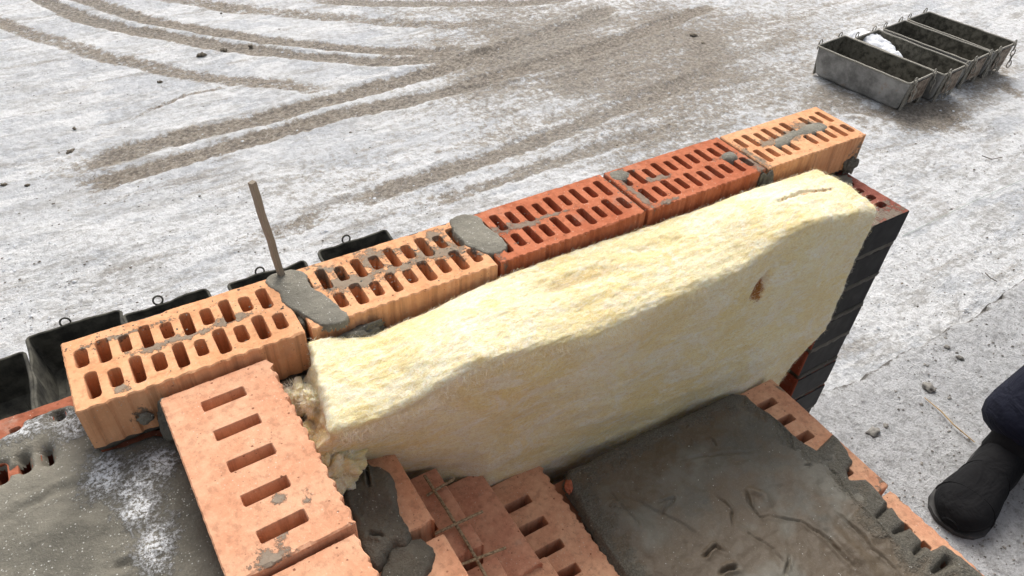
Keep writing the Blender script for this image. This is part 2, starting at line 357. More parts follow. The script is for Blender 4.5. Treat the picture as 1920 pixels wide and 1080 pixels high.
fac = g.ma('ADD', fac, g.ma('MULTIPLY', g.ma('ADD', ckn, -.5), 1.3))
mu = g.mix(g.ma('MULTIPLY', g.ss(ck, .42, .62), .55), mu, (.42, .36, .285)); mu = g.mix(g.ma('MULTIPLY', g.ss(ckn, .46, .38), .7), mu, (.080, .055, .033)); mu = g.mix(g.ma('MULTIPLY', g.ss(ckn, .54, .62), .55), mu, (.60, .55, .48))
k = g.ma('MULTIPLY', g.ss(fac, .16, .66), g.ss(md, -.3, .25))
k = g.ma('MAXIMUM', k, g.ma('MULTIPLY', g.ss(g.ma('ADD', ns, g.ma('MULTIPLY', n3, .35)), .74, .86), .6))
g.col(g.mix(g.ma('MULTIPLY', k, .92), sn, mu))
h = g.ma('ADD', g.ma('MULTIPLY', n2, 3.5), g.ma('MULTIPLY', n5, 4.0)); h = g.ma('ADD', h, g.ma('MULTIPLY', g.ma('MULTIPLY', ckn, md), 3.0)); h = g.ma('ADD', h, g.ma('MULTIPLY', n4, .5)); h = g.ma('ADD', h, g.ma('MULTIPLY', tr, 1.2))
g.nor(g.bump(h, .011, .85)); me.materials.append(g.m)
gr = bpy.data.objects.new('ground', me); COL.objects.link(gr); tag(gr, kind='structure')

# ------------------------------------------------------------------ slab the person stands on (raised, snow covered, right)
def slabmat():
    g = G('rough_dirty_snow', .85, .2); eg = g.attr('edge'); n1 = g.noise(7, 5, .65); n2 = g.noise(38, 6, .75); n3 = g.noise(150, 4, .75)
    c = g.mix(g.ss(n1, .35, .65), (.62, .625, .635), (.74, .745, .755)); c = g.mix(g.ma('MULTIPLY', g.ss(n2, .46, .68), .65), c, (.34, .335, .33))
    c = g.mix(g.ma('MULTIPLY', g.ss(n3, .54, .66), .4), c, (.19, .18, .165))
    s = g.ma('MULTIPLY', g.ss(g.vor(85), .2, .1), g.ss(n1, .44, .56)); c = g.mix(g.ma('MULTIPLY', s, .7), c, (.14, .125, .11))
    n4 = g.noise(60, 6, .85); c = g.mix(g.ma('MULTIPLY', g.ss(n4, .52, .60), .5), c, (.25, .245, .235)); c = g.mix(g.ma('MULTIPLY', g.ss(n4, .46, .38), .45), c, (.70, .71, .72))
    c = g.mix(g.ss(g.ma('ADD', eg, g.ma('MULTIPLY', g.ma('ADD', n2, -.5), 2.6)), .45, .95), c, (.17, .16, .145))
    g.col(c).nor(g.bump(g.ma('ADD', g.ma('MULTIPLY', n2, 2.2), g.ma('ADD', n3, g.ma('MULTIPLY', n4, 2.0))), .007, 1.0)); return g.m
ZS = -720.0
edge = [(1240, -52), (1465, -61), (1633, -82), (1767, -78), (2001, -84), (2133, -76), (2351, -64), (3800, -70)]
sx = np.arange(1010, 3400, 8.0); tv = np.concatenate([np.linspace(0, 1, 170) ** 1.6])
ey = np.interp(sx, [e[0] for e in edge], [e[1] for e in edge]) + fbm(sx / 45, sx * 0 + 3, 4) * 10 + fbm(sx / 130, sx * 0 + 7, 6) * 12
SX = np.repeat(sx[:, None], len(tv), 1); SY = ey[:, None] - tv[None, :] * 2300
SZ = ZS + fbm(SX / 160, SY / 160, 31) * 5 + fbm(SX / 30, SY / 30, 32) * 4 + np.clip(fbm(SX / 16, SY / 16, 33) - .25, 0, 1) * 12 - 14 * np.exp(-(ey[:, None] - SY) / 9)
fl = np.clip(1 - np.hypot((SX - 1560) / 420, (SY + 470) / 190), 0, 1); fl = np.clip(fl * 4, 0, 1); SZ = SZ * (1 - fl) + (ZS - 1.0 + fbm(SX / 30, SY / 30, 32) * .8) * fl
Vt = np.stack([SX, SY, SZ], -1).reshape(-1, 3); Ft = grid_faces(len(sx), len(tv))[:, ::-1].tolist()
n0 = len(Vt); Vb = [(x, y, ZG - 60) for x, y in zip(sx, ey + 6)]; Vm = [(x, y, ZS - 40) for x, y in zip(sx, ey + 4)]
V = list(map(tuple, Vt)) + Vm + Vb; ns_ = len(sx); nT = len(tv)
for i in range(ns_ - 1):
    Ft.append((i * nT, n0 + i, n0 + i + 1, (i + 1) * nT)); Ft.append((n0 + i, n0 + ns_ + i, n0 + ns_ + i + 1, n0 + i + 1))
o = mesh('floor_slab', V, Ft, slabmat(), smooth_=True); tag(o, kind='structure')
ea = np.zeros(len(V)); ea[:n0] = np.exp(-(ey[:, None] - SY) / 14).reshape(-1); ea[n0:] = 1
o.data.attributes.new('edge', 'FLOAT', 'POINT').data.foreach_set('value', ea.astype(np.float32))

# ------------------------------------------------------------------ perforated brick builder
def rrect(cx, cy, w, h, r, n=3, jit=0, seed=0):
    q = random.Random(seed); P = []
    for k, (sx_, sy_) in enumerate(((1, 1), (-1, 1), (-1, -1), (1, -1))):
        for i in range(n + 1):
            a = math.pi / 2 * k + math.pi / 2 * i / n
            P.append((cx + sx_ * (w / 2 - r) + r * math.cos(a) + q.uniform(-jit, jit), cy + sy_ * (h / 2 - r) + r * math.sin(a) + q.uniform(-jit, jit)))
    return P
def brick(name, x0, y0, zt, L, W, H, holes, mats, ribf=(0, 0), ribb=(0, 0), rz=0, seed=0, glaze_sides=(), chip=1.0, rough_end=False, tilt=(0, 0)):
    """origin at (x0,y0,zt-H); local x 0..L, y 0..W. holes: (cx,cy,w,h). ribf/ribb: (pitch, depth) on the y=0 / y=W side."""
    q = random.Random(seed); out = []; sid = []
    def rib(s, pd):
        if not pd[0]: return q.uniform(-.25, .25) if not glaze_sides else .5 * mn.noise(Vector((s / 30., seed, 2)))
        ph = (s / pd[0]) % 1.0
        return pd[1] * max(0, min(1, (abs(ph - .5) - .16) / .12)) * (.75 + .5 * mn.noise(Vector((s / 23., seed, 5)))) + q.uniform(-.3, .3) * (1 if pd[1] < 3.2 else 3.2)
    st = 3.2; nx = int(L / st); ny = int(W / st)
    c = 2.0
    for i in range(nx): s = c + (L - 2 * c) * i / (nx - 1); out.append((s, rib(s, ribf))); sid.append(0)
    for i in range(ny): s = c + (W - 2 * c) * i / (ny - 1); out.append((L - ((q.uniform(0, .5) if not glaze_sides else .4 * mn.noise(Vector((s / 30., seed, 7)))) if not rough_end else 4 + 4 * mn.noise(Vector((s / 14., seed, 0))) + q.uniform(0, 1)), s)); sid.append(1)
    for i in range(nx): s = L - c - (L - 2 * c) * i / (nx - 1); out.append((s, W - rib(s, ribb))); sid.append(2)
    for i in range(ny): s = W - c - (W - 2 * c) * i / (ny - 1); out.append((q.uniform(0, .5), s)); sid.append(3)
    n = len(out)
    ins = []
    for i, (x, y) in enumerate(out):
        a = np.array(out[i - 1]); b = np.array(out[(i + 1) % n]); t = b - a; t = t / (np.linalg.norm(t) + 1e-9); nn = np.array([-t[1], t[0]])
        k = 1.1 + .9 * max(0, mn.noise(Vector((x / 9, y / 9, seed * 3.1)))) * chip * 2 + q.uniform(0, .35)
        if mn.noise(Vector((x / 22, y / 22, seed * 1.7 + 9))) > .42: k += 2.2 * chip
        cc = np.array([L / 2, W / 2]) - np.array((x, y))
        if nn @ cc < 0: nn = -nn
        ins.append((x + nn[0] * k, y + nn[1] * k))
    pts = list(ins); loops = []; hl = []
    for hi, (cx, cy, w_, h_) in enumerate(holes):
        lp = rrect(cx, cy, w_ + 1.2, h_ + 1.2, min(w_, h_) * (.36 if H < 100 else .16), 3, .35, seed * 100 + hi)
        hl.append((lp, cx, cy)); loops.append((len(pts), len(lp))); pts += lp
    E_ = [(i, (i + 1) % n) for i in range(n)]
    for s, m in loops: E_ += [(s + i, s + (i + 1) % m) for i in range(m)]
    cv, ce, cf, ov, oe, of = delaunay_2d_cdt([Vector(p) for p in pts], E_, [], 0, 1e-6)
    V = [(v.x, v.y, H + .22 * mn.noise(Vector((v.x / 8, v.y / 8, seed)))) for v in cv]; idx = {}
    for j, l in enumerate(ov):
        for k in l: idx[k] = j
    F = []; fm = []
    bb = [(min(p[0] for p in lp), max(p[0] for p in lp), min(p[1] for p in lp), max(p[1] for p in lp), lp) for lp, _, _ in hl]
    for f in cf:
        x = sum(cv[k].x for k in f) / len(f); y = sum(cv[k].y for k in f) / len(f)
        if not pip(x, y, ins): continue
        if any(a < x < b and c_ < y < d and pip(x, y, lp) for a, b, c_, d, lp in bb): continue
        F.append(tuple(f)); fm.append(0)
    T = [idx[i] for i in range(n)]
    a0 = len(V); V += [(x, y, H - 1.4 - q.uniform(0, .5)) for x, y in out]; b0 = len(V); V += [(x, y, 1.0) for x, y in out]; c0_ = len(V); V += [(x * .99 + L * .005, y * .98 + W * .01, 0) for x, y in out]
    for i in range(n):
        j = (i + 1) % n; gm = 1 if sid[i] in glaze_sides else 0
        F.append((T[i], a0 + i, a0 + j, T[j])[::-1] if False else (T[j], T[i], a0 + i, a0 + j)); fm.append(gm)
        F.append((a0 + j, a0 + i, b0 + i, b0 + j)); fm.append(gm); F.append((b0 + j, b0 + i, c0_ + i, c0_ + j)); fm.append(gm)
    F.append(tuple(c0_ + i for i in range(n))[::-1]); fm.append(0)
    for (s, m), (lp, cx, cy) in zip(loops, hl):
        T = [idx[s + i] for i in range(m)]
        r1 = len(V); V += [(cx + (x - cx) * .93, cy + (y - cy) * .965, H - 1.2) for x, y in lp]
        r2 = len(V); V += [(cx + (x - cx) * .90, cy + (y - cy) * .95, 4) for x, y in lp]
        for i in range(m):
            j = (i + 1) % m
            F.append((T[i], T[j], r1 + j, r1 + i)); F.append((r1 + i, r1 + j, r2 + j, r2 + i)); fm += [0, 0]
        F.append(tuple(r2 + i for i in range(m))); fm.append(0)
    me = bpy.data.meshes.new(name); me.from_pydata([(x * MM, y * MM, z * MM) for x, y, z in V], [], F)
    for m in mats: me.materials.append(m)
    me.polygons.foreach_set('material_index', fm)
    o = bpy.data.objects.new(name, me); COL.objects.link(o); o.location = (x0 * MM, y0 * MM, (zt - H) * MM); o.rotation_euler = (tilt[0], tilt[1], rz)
    return o
def facing_holes(seed, wide=13.8, lng=43., sht=30., x0=20., pitch=23.6, yo=4.):
    q = random.Random(seed); Hs = []
    for i in range(10):
        x = x0 + pitch * i
        a, b = (sht, lng) if i % 2 == 0 else (lng, sht)
        Hs.append((x - 2, 80 + yo + q.uniform(-1, 1), wide * q.uniform(.88, 1.05), a * q.uniform(.93, 1.04)))
        Hs.append((x + 2.5, 31 + yo + q.uniform(-1, 1), wide * q.uniform(.88, 1.05), b * q.uniform(.93, 1.04)))
    return Hs
PALE = ((.72, .385, .205), (.65, .315, .155)); RED = ((.49, .165, .082), (.40, .115, .052)); BLOCK = ((.66, .365, .225), (.59, .285, .165))
DG = 'top course of perforated facing bricks'
m1 = clay('pale_clay_a', *PALE, blobs=[((130, 62, 65), (60, 8, 8)), ((85, 100, 65), (45, 6, 8)), ((48, 14, 65), (8, 8, 8)), ((60, 3, 25), (16, 16, 16)), ((185, 66, 65), (30, 9, 8)), ((28, 100, 65), (22, 6, 8))], dust=.2)
m2 = clay('pale_clay_b', *PALE, blobs=[((75, 60, 65), (62, 22, 10)), ((150, 58, 65), (60, 14, 10)), ((215, 62, 65), (60, 34, 14)), ((120, 95, 65), (60, 20, 8)), ((60, 100, 55), (34, 20, 20)), ((215, 100, 62), (30, 22, 10))], dust=.3)
m3 = clay('red_clay_a', *RED, blobs=[((30, 62, 65), (34, 18, 12)), ((70, 60, 65), (34, 8, 10)), ((125, 62, 65), (40, 5, 10)), ((6, 62, 40), (8, 80, 34))], dust=.3)
m4 = clay('red_clay_b', *RED, blobs=[((20, 104, 65), (26, 12, 10)), ((38, 6, 65), (22, 7, 6)), ((70, 66, 65), (30, 8, 8)), ((247, 20, 40), (12, 50, 60)), ((12, 60, 65), (8, 70, 10)), ((225, 62, 65), (24, 14, 8))], dust=.25)
m5 = clay('pale_clay_c', *PALE, blobs=[((120, 62, 65), (66, 20, 10)), ((165, 72, 65), (50, 26, 10)), ((6, 60, 50), (10, 66, 30)), ((250, 40, 20), (26, 110, 34)), ((60, 60, 65), (30, 10, 8))], dust=.3)
FR = [(0, m1, dict(ribf=(19, 2.6)), facing_holes(1), 'pale orange perforated brick at the left end of the top row', 0, 255),
      (263, m2, dict(ribf=(15, 2.6)), facing_holes(2, x0=24, pitch=24.4), 'pale orange perforated brick smeared with mortar, between the stick and the first red brick', -.3, 264),
      (533, m3, dict(ribf=(11, 2.6)), facing_holes(3, 12.2, 42, 30, 22, 24.1), 'red perforated brick whose left end is under a large grey mortar patch', 0, 257),
      (797, m4, dict(ribf=(11, 2.6)), facing_holes(4, 12.0, 42, 30, 21, 24.0), 'red perforated brick with a small mortar crumb, touching the farthest pale brick', .2, 253),
      (1054, m5, dict(ribf=(10, 2.2)), facing_holes(5, 12.0, 40, 30, 20, 23.9), 'pale orange perforated brick farthest right in the top row, grey mortar clogging its middle slots', -.2, 251)]
for k, (x, m, kw, hs, lb, rot, L) in enumerate(FR):
    if k == 4: hs = [h for i, h in enumerate(hs) if i not in (9, 12)]
    o = brick('perforated_brick', x, 0, 0, L, 120, 65, hs, [m, M_GLAZE], seed=11 + k, rz=rad(rot), glaze_sides=(2,), chip=.9 if k else .7, **kw)
    tag(o, lb, 'brick', DG)

# mortar between and under the facing bricks
def solid(name, V, F, mat, **k): return mesh(name, V, F, mat, **k)
def rough_box(name, x0, x1, y0, y1, z0, z1, mat, step=5., amp=1.5, seed=0, **kw):
    V = []; F = []; idx = {}
    def vid(x, y, z):
        key = (round(x, 2), round(y, 2), round(z, 2))
        if key not in idx:
            n = Vector((x / 11., y / 11., z / 11. + seed)); d = mn.noise_vector(n) * amp * 1.6
            idx[key] = len(V); V.append((x + d.x, y + d.y, z + d.z))
        return idx[key]
    def ax(a, b): return np.linspace(a, b, max(2, int(round((b - a) / step)) + 1))
    X, Y, Z = ax(x0, x1), ax(y0, y1), ax(z0, z1)
    for z, fl_ in ((z0, 1), (z1, 0)):
        for i in range(len(X) - 1):
            for j in range(len(Y) - 1):
                f = [vid(X[i], Y[j], z), vid(X[i + 1], Y[j], z), vid(X[i + 1], Y[j + 1], z), vid(X[i], Y[j + 1], z)]; F.append(f[::-1] if fl_ else f)
    for y, fl_ in ((y0, 0), (y1, 1)):
        for i in range(len(X) - 1):
            for j in range(len(Z) - 1):
                f = [vid(X[i], y, Z[j]), vid(X[i + 1], y, Z[j]), vid(X[i + 1], y, Z[j + 1]), vid(X[i], y, Z[j + 1])]; F.append(f[::-1] if fl_ else f)
    for x, fl_ in ((x0, 1), (x1, 0)):
        for i in range(len(Y) - 1):
            for j in range(len(Z) - 1):
                f = [vid(x, Y[i], Z[j]), vid(x, Y[i + 1], Z[j]), vid(x, Y[i + 1], Z[j + 1]), vid(x, Y[i], Z[j + 1])]; F.append(f[::-1] if fl_ else f)
    return mesh(name, V, F, mat, smooth_=True, **kw)
JL = ['mortar joint under the stick between the two pale left bricks', 'mortar joint between the pale brick and the first red brick', 'thin mortar joint between the two red bricks', 'mortar joint between the red brick and the farthest pale brick']
for k, (a, b, top, y0) in enumerate(((256.5, 261.5, -6, 22), (528.5, 531.8, -5, 20), (791.5, 795.5, -6, 10), (1051.2, 1053, -3, 6))):
    tag(rough_box('mortar_joint', a, b, y0, 117, -64, top, M_JOINT, 3.5, 1.2, k), JL[k], 'mortar', 'upright joints of the top brick row')
tag(rough_box('mortar_bed', 2, 1300, 7, 115, -76.2, -66, M_JOINT, 9, 1.6, 9), 'thin grey mortar layer the top row of facing bricks sits on', 'mortar')

# ------------------------------------------------------------------ masses of masonry below
def wallmass(name, boxes, mat, label):
    b = MB(); [b.box(*q) for q in boxes]; return tag(b.build(name, mat), label, 'wall')
wallmass('facing_wall', [(-1600, 1168, 1, 119, ZG - 40, -150.5), (123, 1168, 1.5, 118.5, -150.5, -77.5), (1168, 1287, -134, 118, ZG - 40, -690)], M_FACADE,
         'black faced outer brick wall below the top row of perforated bricks')
wallmass('inner_wall', [(-900, 66, -1000, -9, ZG - 40, -98), (66, 226, -1000, -9.5, ZG - 40, -160), (226, 322, -1000, -84, ZG - 40, -308), (322, 378, -1000, -98, ZG - 40, -382), (378, 1004, -1000, -113, ZG - 40, -470), (546, 880, -1000, -150, -470, -350)], M_BWORK,
         'inner brick wall under the hollow blocks and the wet mortar')
# course below the row, sticking out at the left under mortar
mdk = clay('dark_red_clay', (.36, .12, .065), (.27, .085, .045), dust=.6)
for k, x in enumerate((-403, -143)):
    o = brick('perforated_brick', x, -2, -84 + k, 252, 121, 65, facing_holes(20 + k, 14, 40, 30), [mdk, M_GLAZE], seed=30 + k, glaze_sides=(2,))
    tag(o, ('dark red brick one course lower, partly under mortar, left of the pale end brick', 'dark red perforated brick at the left picture edge, mostly under frosted mortar')[1 - k], 'brick')
# black glazed return pier at the right end
M_RC = clay('brown_red_clay', (.30, .105, .075), (.23, .07, .05), blobs=[((16, 60, 65), (16, 70, 10)), ((240, 60, 65), (40, 80, 12))], dust=.3)
mrc2 = clay('brown_red_clay_deep', (.33, .09, .05), (.22, .05, .03), dust=.2)
word = ['topmost', 'second', 'third', 'fourth', 'fifth', 'sixth', 'seventh', 'eighth']
for k in range(8):
    zt = -76.5 - 76.6 * k
    hs = [(22 + 24.2 * i, c, 14, 24 if (i % 2) == (c > 60) else 20) for i in range(9) for c in (32, 88)]
    o = brick('glazed_corner_brick', 1170 + R_.uniform(-1.5, 1.5), 115 + R_.uniform(-1, 1), zt, 252 + R_.uniform(-2, 2), 120, 65, hs if k == 0 else [], [M_RC if k == 0 else mrc2, M_GLAZE], seed=50 + k, rz=rad(-90), glaze_sides=(1, 2), chip=.6)
    tag(o, word[k] + ' black glazed brick from the top of the pier at the right', 'brick', 'black glazed bricks of the right pier')
    tag(rough_box('mortar_joint', 1172, 1289, -136.6, 112, zt - 76, zt - 65.5, M_MORTD, 6, 1.5, 60 + k), 'grey mortar joint under the ' + word[k] + ' black glazed pier brick', 'mortar', 'bed joints of the black pier')

# ------------------------------------------------------------------ hollow clay blocks of the inner wall
def slots(L, n, pitch, first, cy=62, w_=49, h_=15.5): return [(first + pitch * i, cy + R_.uniform(-.6, .6), h_ * R_.uniform(.94, 1.04), w_ * R_.uniform(.96, 1.03)) for i in range(n)]
mA = clay('pink_clay_a', *BLOCK, blobs=[((205, 92, 138), (9, 14, 6)), ((190, 70, 138), (8, 9, 6)), ((250, 40, 138), (14, 20, 6)), ((230, 62, 138), (7, 14, 6))], dust=.2)
mB = clay('pink_clay_b', *BLOCK, blobs=[((120, 120, 138), (40, 24, 12))], dust=.2)
mC = clay('pink_clay_c', *BLOCK, blobs=[((60, 25, 138), (90, 34, 16)), ((120, 10, 100), (34, 30, 40))], dust=.3)
mE = clay('pink_clay_d', (.60, .31, .195), (.50, .22, .135), dust=.6)
mM = clay('pink_clay_e', (.65, .365, .225), (.56, .27, .16), blobs=[((245, 118, 138), (30, 22, 10)), ((30, 118, 138), (14, 8, 8))], dust=.4)
BG = 'slotted hollow clay blocks'
def block(x0, y0, zt, L, W, hs, m, lb, rz=-90, sd_=0, ribb=(19, 3.6), ribf=(0, 0), H=138, rough_end=False, grp=BG, name='hollow_block'):
    o = brick(name, x0, y0, zt, L, W, H, hs, [m, m], ribf=ribf, ribb=ribb, rz=rad(rz), seed=sd_, chip=1.1, rough_end=rough_end); return tag(o, lb, 'block', grp)
block(80, -10, -12, 255, 125, slots(255, 5, 46.5, 36), mA, 'pink hollow clay block with five slots, butting the pale left end brick', rz=-88.6, sd_=70)
block(86, -270, -19, 255, 122, slots(255, 5, 46.5, 60), mB, 'pink clay block at the bottom edge, end on to the block with five full slots', rz=-88.8, sd_=71)
block(207, -86, -166, 130, 109, [], mC, 'pink broken clay block half under the cracked mortar lump', sd_=72, ribb=(0, 0), rough_end=True, name='broken_block', grp='broken clay blocks')
block(212, -228, -176, 190, 109, [], mB, 'pink clay block at the bottom edge half under the rounded mortar dollop', sd_=73, ribb=(0, 0), name='broken_block', grp='broken clay blocks')
block(320, -97, -242, 140, 55, [(60, 9, 60, 9)], mE, 'narrow broken clay piece under the first wire crossing beside the mortar lump', sd_=74, ribb=(0, 1), rough_end=True, name='broken_block', grp='broken clay blocks')
block(300, -246, -258, 190, 86, [], mE, 'broken clay piece at the bottom edge under the lower wire crossings', sd_=75, ribb=(0, 0), name='broken_block', grp='broken clay blocks', rz=-92)
block(374, -102, -292, 175, 71, [], mE, 'broken clay piece with a chipped front lying between the wire and the slotted middle block', sd_=76, ribb=(0, 0), rough_end=True, name='broken_block', grp='broken clay blocks', rz=-90)
block(404, -262, -304, 150, 55, [(40, 26, 12, 30)], mM, 'small clay piece at the bottom edge between the wire and the slotted middle block', sd_=77, ribb=(0, 0), rough_end=True, name='broken_block', grp='broken clay blocks')
block(447, -113, -331, 255, 99, slots(255, 5, 42.5, 47, 33, 44), mM, 'pink hollow clay block with four slots, lower middle, left of the wide wet mortar', sd_=78, rz=-90.5)
block(446, -374, -334, 255, 99, slots(255, 5, 42.5, 30, 33, 44), mB, 'pink hollow clay block behind the lower edge, in line with the middle block', sd_=79)
block(890, -168, -331, 255, 120, slots(255, 5, 41, 40, 70, 38), mM, 'pink hollow clay block at the right end of the wool with three slots showing', sd_=80, ribb=(0, 0), rz=-91)
block(888, -430, -335, 255, 116, slots(255, 6, 33.5, 22, 64, 44), mM, 'pink hollow clay block at the right wall edge, only a strip showing beside the mortar', sd_=81, rz=-90.5, ribb=(22, 2.5))
block(884, -692, -335, 255, 116, slots(255, 5, 37, 35, 64, 44), mM, 'pink hollow clay block nearest the bottom right corner, under the mortar edge', sd_=82, rz=-90, ribb=(22, 2.5))

# ------------------------------------------------------------------ mortar mounds and beds
def mound(name, poly, z0, h, ew, step, amp, mat, label, cuts=(), strokes=(), group=None, seed=0, rag=4., namp=(40, 9), slope=(0, 0), under=8., cat='mortar', dish=0, crk=None):
    P = np.array(poly); x = np.arange(P[:, 0].min() - 12, P[:, 0].max() + 12, step); y = np.arange(P[:, 1].min() - 12, P[:, 1].max() + 12, step)
    X, Y = np.meshgrid(x, y, indexing='ij')
    d = polysd(X, Y, poly) + fbm(X / 26, Y / 26, seed + 1) * rag + fbm(X / 6, Y / 6, seed + 2) * rag * .28
    for cx, cy, rx_, ry_, an in cuts:
        ca, sa = math.cos(rad(an)), math.sin(rad(an)); big, sml = max(rx_, ry_), min(rx_, ry_)
        if ry_ > rx_: ca, sa = -sa, ca
        q_, ar_ = segdist(X, Y, [(cx - ca * (big - sml), cy - sa * (big - sml)), (cx + ca * (big - sml), cy + sa * (big - sml))])
        wt = sml * (1 if ry_ > rx_ or sml > 6 else np.clip(.25 + 1.1 * ar_ / (2 * (big - sml) + 1e-6), .25, 1.35))
        d = np.minimum(d, q_ - wt + fbm(X / 5, Y / 5, seed + 3) * .8)
    up = 1 - np.exp(-np.clip(d, 0, None) / ew)
    Z = z0 + h * up + (fbm(X / namp[0], Y / namp[0], seed + 5, 3) * amp + fbm(X / namp[1], Y / namp[1], seed + 6, 4) * amp * .40 + fbm(X / 7, Y / 7, seed + 7, 2) * .5) * np.clip(up * 1.4, 0, 1)
    cx, cy = P.mean(0); Z = Z + (X - cx) * slope[0] + (Y - cy) * slope[1]
    if crk:
        cf = fbm(X / 60, Y / 42, seed + 31, 3); cm = np.clip((fbm(X / 70, Y / 70, seed + 33, 2) - crk[1]) * 5, 0, 1); Z = Z - crk[0] * np.exp(-(cf / .022) ** 2) * cm * (up > .7)
        Z = Z + crk[0] * .5 * np.clip(cf * 6, 0, 1) * cm * (up > .3)
    for pts, dh, wd in strokes:
        dd, arc = segdist(X + fbm(X / 22, Y / 22, seed + 8) * 5, Y + fbm(X / 22, Y / 22, seed + 9) * 5, pts)
        sgn = 1
        Ls = sum(math.dist(a, b) for a, b in zip(pts, pts[1:])); tp = np.clip(np.minimum(arc, Ls - arc) / (Ls * .25) + .15, 0, 1)
        Z = Z + dh * np.exp(-(dd / wd) ** 2) * tp * (up > 0)
        if dh < 0: Z = Z - dh * .45 * np.exp(-((dd - wd * 2.1) / (wd * 1.1)) ** 2) * tp * (up > 0)   # pushed-up lip
    Z = np.where(d < 0, z0 - under * np.clip(-d / step, 0, 1), Z)
    okv = d > -step * 1.6
    mk = okv[:-1, :-1] & okv[1:, :-1] & okv[:-1, 1:] & okv[1:, 1:]
    V = np.stack([X, Y, Z, np.exp(-np.clip(d, 0, None) / 38)], -1).reshape(-1, 4); F = grid_faces(len(x), len(y), mk); V, F = compact(V, F); rimv = V[:, 3].copy(); V = V[:, :3]
    o = mesh(name, V, F.tolist(), mat, smooth_=True); o.data.attributes.new('rim', 'FLOAT', 'POINT').data.foreach_set('value', rimv.astype(np.float32)); return tag(o, label, cat, group)
def pz(L, z): return [at(u, v, z) for u, v in L]
def lump(name, c, r, mat, label, seed=0, group=None, amp=.35, sub=4, cat='mortar', kind=None, rz=0):
    import bmesh
    bm = bmesh.new(); bmesh.ops.create_icosphere(bm, subdivisions=sub, radius=1)
    for v in bm.verts:
        p = v.co.copy(); k = 1 + amp * mn.fractal(p * 1.5 + Vector((seed * 3.3, 0, 0)), .8, 2, 5); v.co = Vector((p.x * r[0], p.y * r[1], p.z * r[2])) * k
    bmesh.ops.rotate(bm, verts=bm.verts, cent=(0, 0, 0), matrix=Matrix.Rotation(rz, 3, 'Z'))
    V = [(v.co.x + c[0], v.co.y + c[1], v.co.z + c[2]) for v in bm.verts]; F = [tuple(v.index for v in f.verts) for f in bm.faces]; bm.free()
    o = mesh(name, V, F, mat, smooth_=True); return tag(o, label, cat, group, kind)
PG = 'mortar patches on the brick tops'
mound('mortar_patch', smooth(pz([(506, 518), (540, 506), (575, 510), (583, 538), (612, 552), (640, 575), (652, 592), (636, 607), (600, 612), (560, 586), (528, 566), (520, 548), (500, 530)], 1)), -.5, 2.6, 1.0, 1.1, 1.1, M_MORT,
      'smooth grey mortar patch at the foot of the wooden stick', seed=3, rag=5, group=PG, namp=(40, 14))
mound('mortar_patch', smooth(pz([(848, 412), (872, 402), (900, 408), (912, 424), (936, 440), (950, 460), (940, 472), (915, 476), (890, 466), (868, 452), (850, 432)], 1)), -.5, 2.6, 1.0, 1.1, 1.1, M_MORT,
      'grey mortar patch across the joint of the pale and the first red brick', seed=5, rag=5, group=PG, namp=(40, 14))
mound('mortar_patch', smooth(pz([(1352, 290), (1366, 284), (1381, 290), (1384, 298), (1370, 302), (1356, 299)], 1)), -1.5, 7, 4, 1.2, 2, M_MORT, 'small crumb of mortar on the second red brick', seed=6, rag=1.5, group=PG)
mound('mortar_patch', smooth(pz([(1142, 323), (1160, 317), (1180, 322), (1182, 332), (1166, 338), (1148, 334)], 1)), -1.5, 4, 4, 1.2, 1.4, M_MORT, 'thin mortar smear on the back left corner of the second red brick', seed=7, rag=2.5, group=PG)
mound('mortar_patch', smooth(pz([(1452, 262), (1480, 246), (1500, 236), (1535, 228), (1552, 238), (1530, 250), (1500, 254), (1478, 270), (1460, 274)], 1)), -2, 3.5, 4, 1.2, 1.6, M_MORT, 'thin mortar smear over the middle slots of the farthest pale brick', seed=8, rag=4, group=PG)
lump('mortar_lump', (322, -9, -36), (36, 11, 20), M_LUMP, 'wet dark mortar lump between the second pale brick and the wool', 2, amp=.45)
lump('mortar_lump', (60, -4, -40), (8, 4, 8), M_MORT, 'round grey mortar splash on the front of the left end brick', 4, amp=.3)
lump('mortar_lump', (1050, -3, -36), (15, 8, 30), M_LUMP, 'grey mortar squeezed out of the joint beside the farthest pale brick', 6, amp=.4)
lump('mortar_lump', (1284, -3, -58), (17, 8, 16), M_LUMP, 'dark mortar lump under the front corner of the farthest pale brick', 8, amp=.5)
lump('mortar_lump', (1235, -14, -75), (34, 22, 9), M_LUMP, 'dark mortar lump on the black pier beside the wool corner', 9, amp=.5)
lump('mortar_lump', (200, -16, -72), (34, 12, 16), M_LUMP, 'dark mortar under the left end brick beside the torn wool', 10, amp=.4)
lump('mortar_lump', (84, -12, -50), (13, 14, 34), M_LUMP, 'dark mortar squeezed in the corner of the end brick and the five slot block', 12, amp=.35)
def crumbs(name, pts, mat, label, seed):
    q = random.Random(seed); V = []; F = []
    for (x, y, z, s_) in pts:
        a = q.uniform(0, 6.28); b = len(V)
        for (i, j, k) in ((1, 0, -.1), (0, 1, -.1), (-1, 0, -.1), (0, -1, -.1), (.1, .1, .8), (-.5, -.6, .4), (.6, .5, .45)):
            i += q.uniform(-.3, .3); j += q.uniform(-.3, .3); V.append((x + s_ * (i * math.cos(a) - j * math.sin(a)), y + s_ * .75 * (i * math.sin(a) + j * math.cos(a)), z + s_ * k * .7))
        F += [tuple(b + e for e in f) for f in ((0, 6, 4), (0, 1, 6), (1, 4, 6), (1, 2, 4), (2, 5, 4), (2, 3, 5), (3, 4, 5), (3, 0, 4))]
    tag(mesh(name, V, F, mat), label, 'mortar', None, 'stuff')
qq = random.Random(77); cp = []
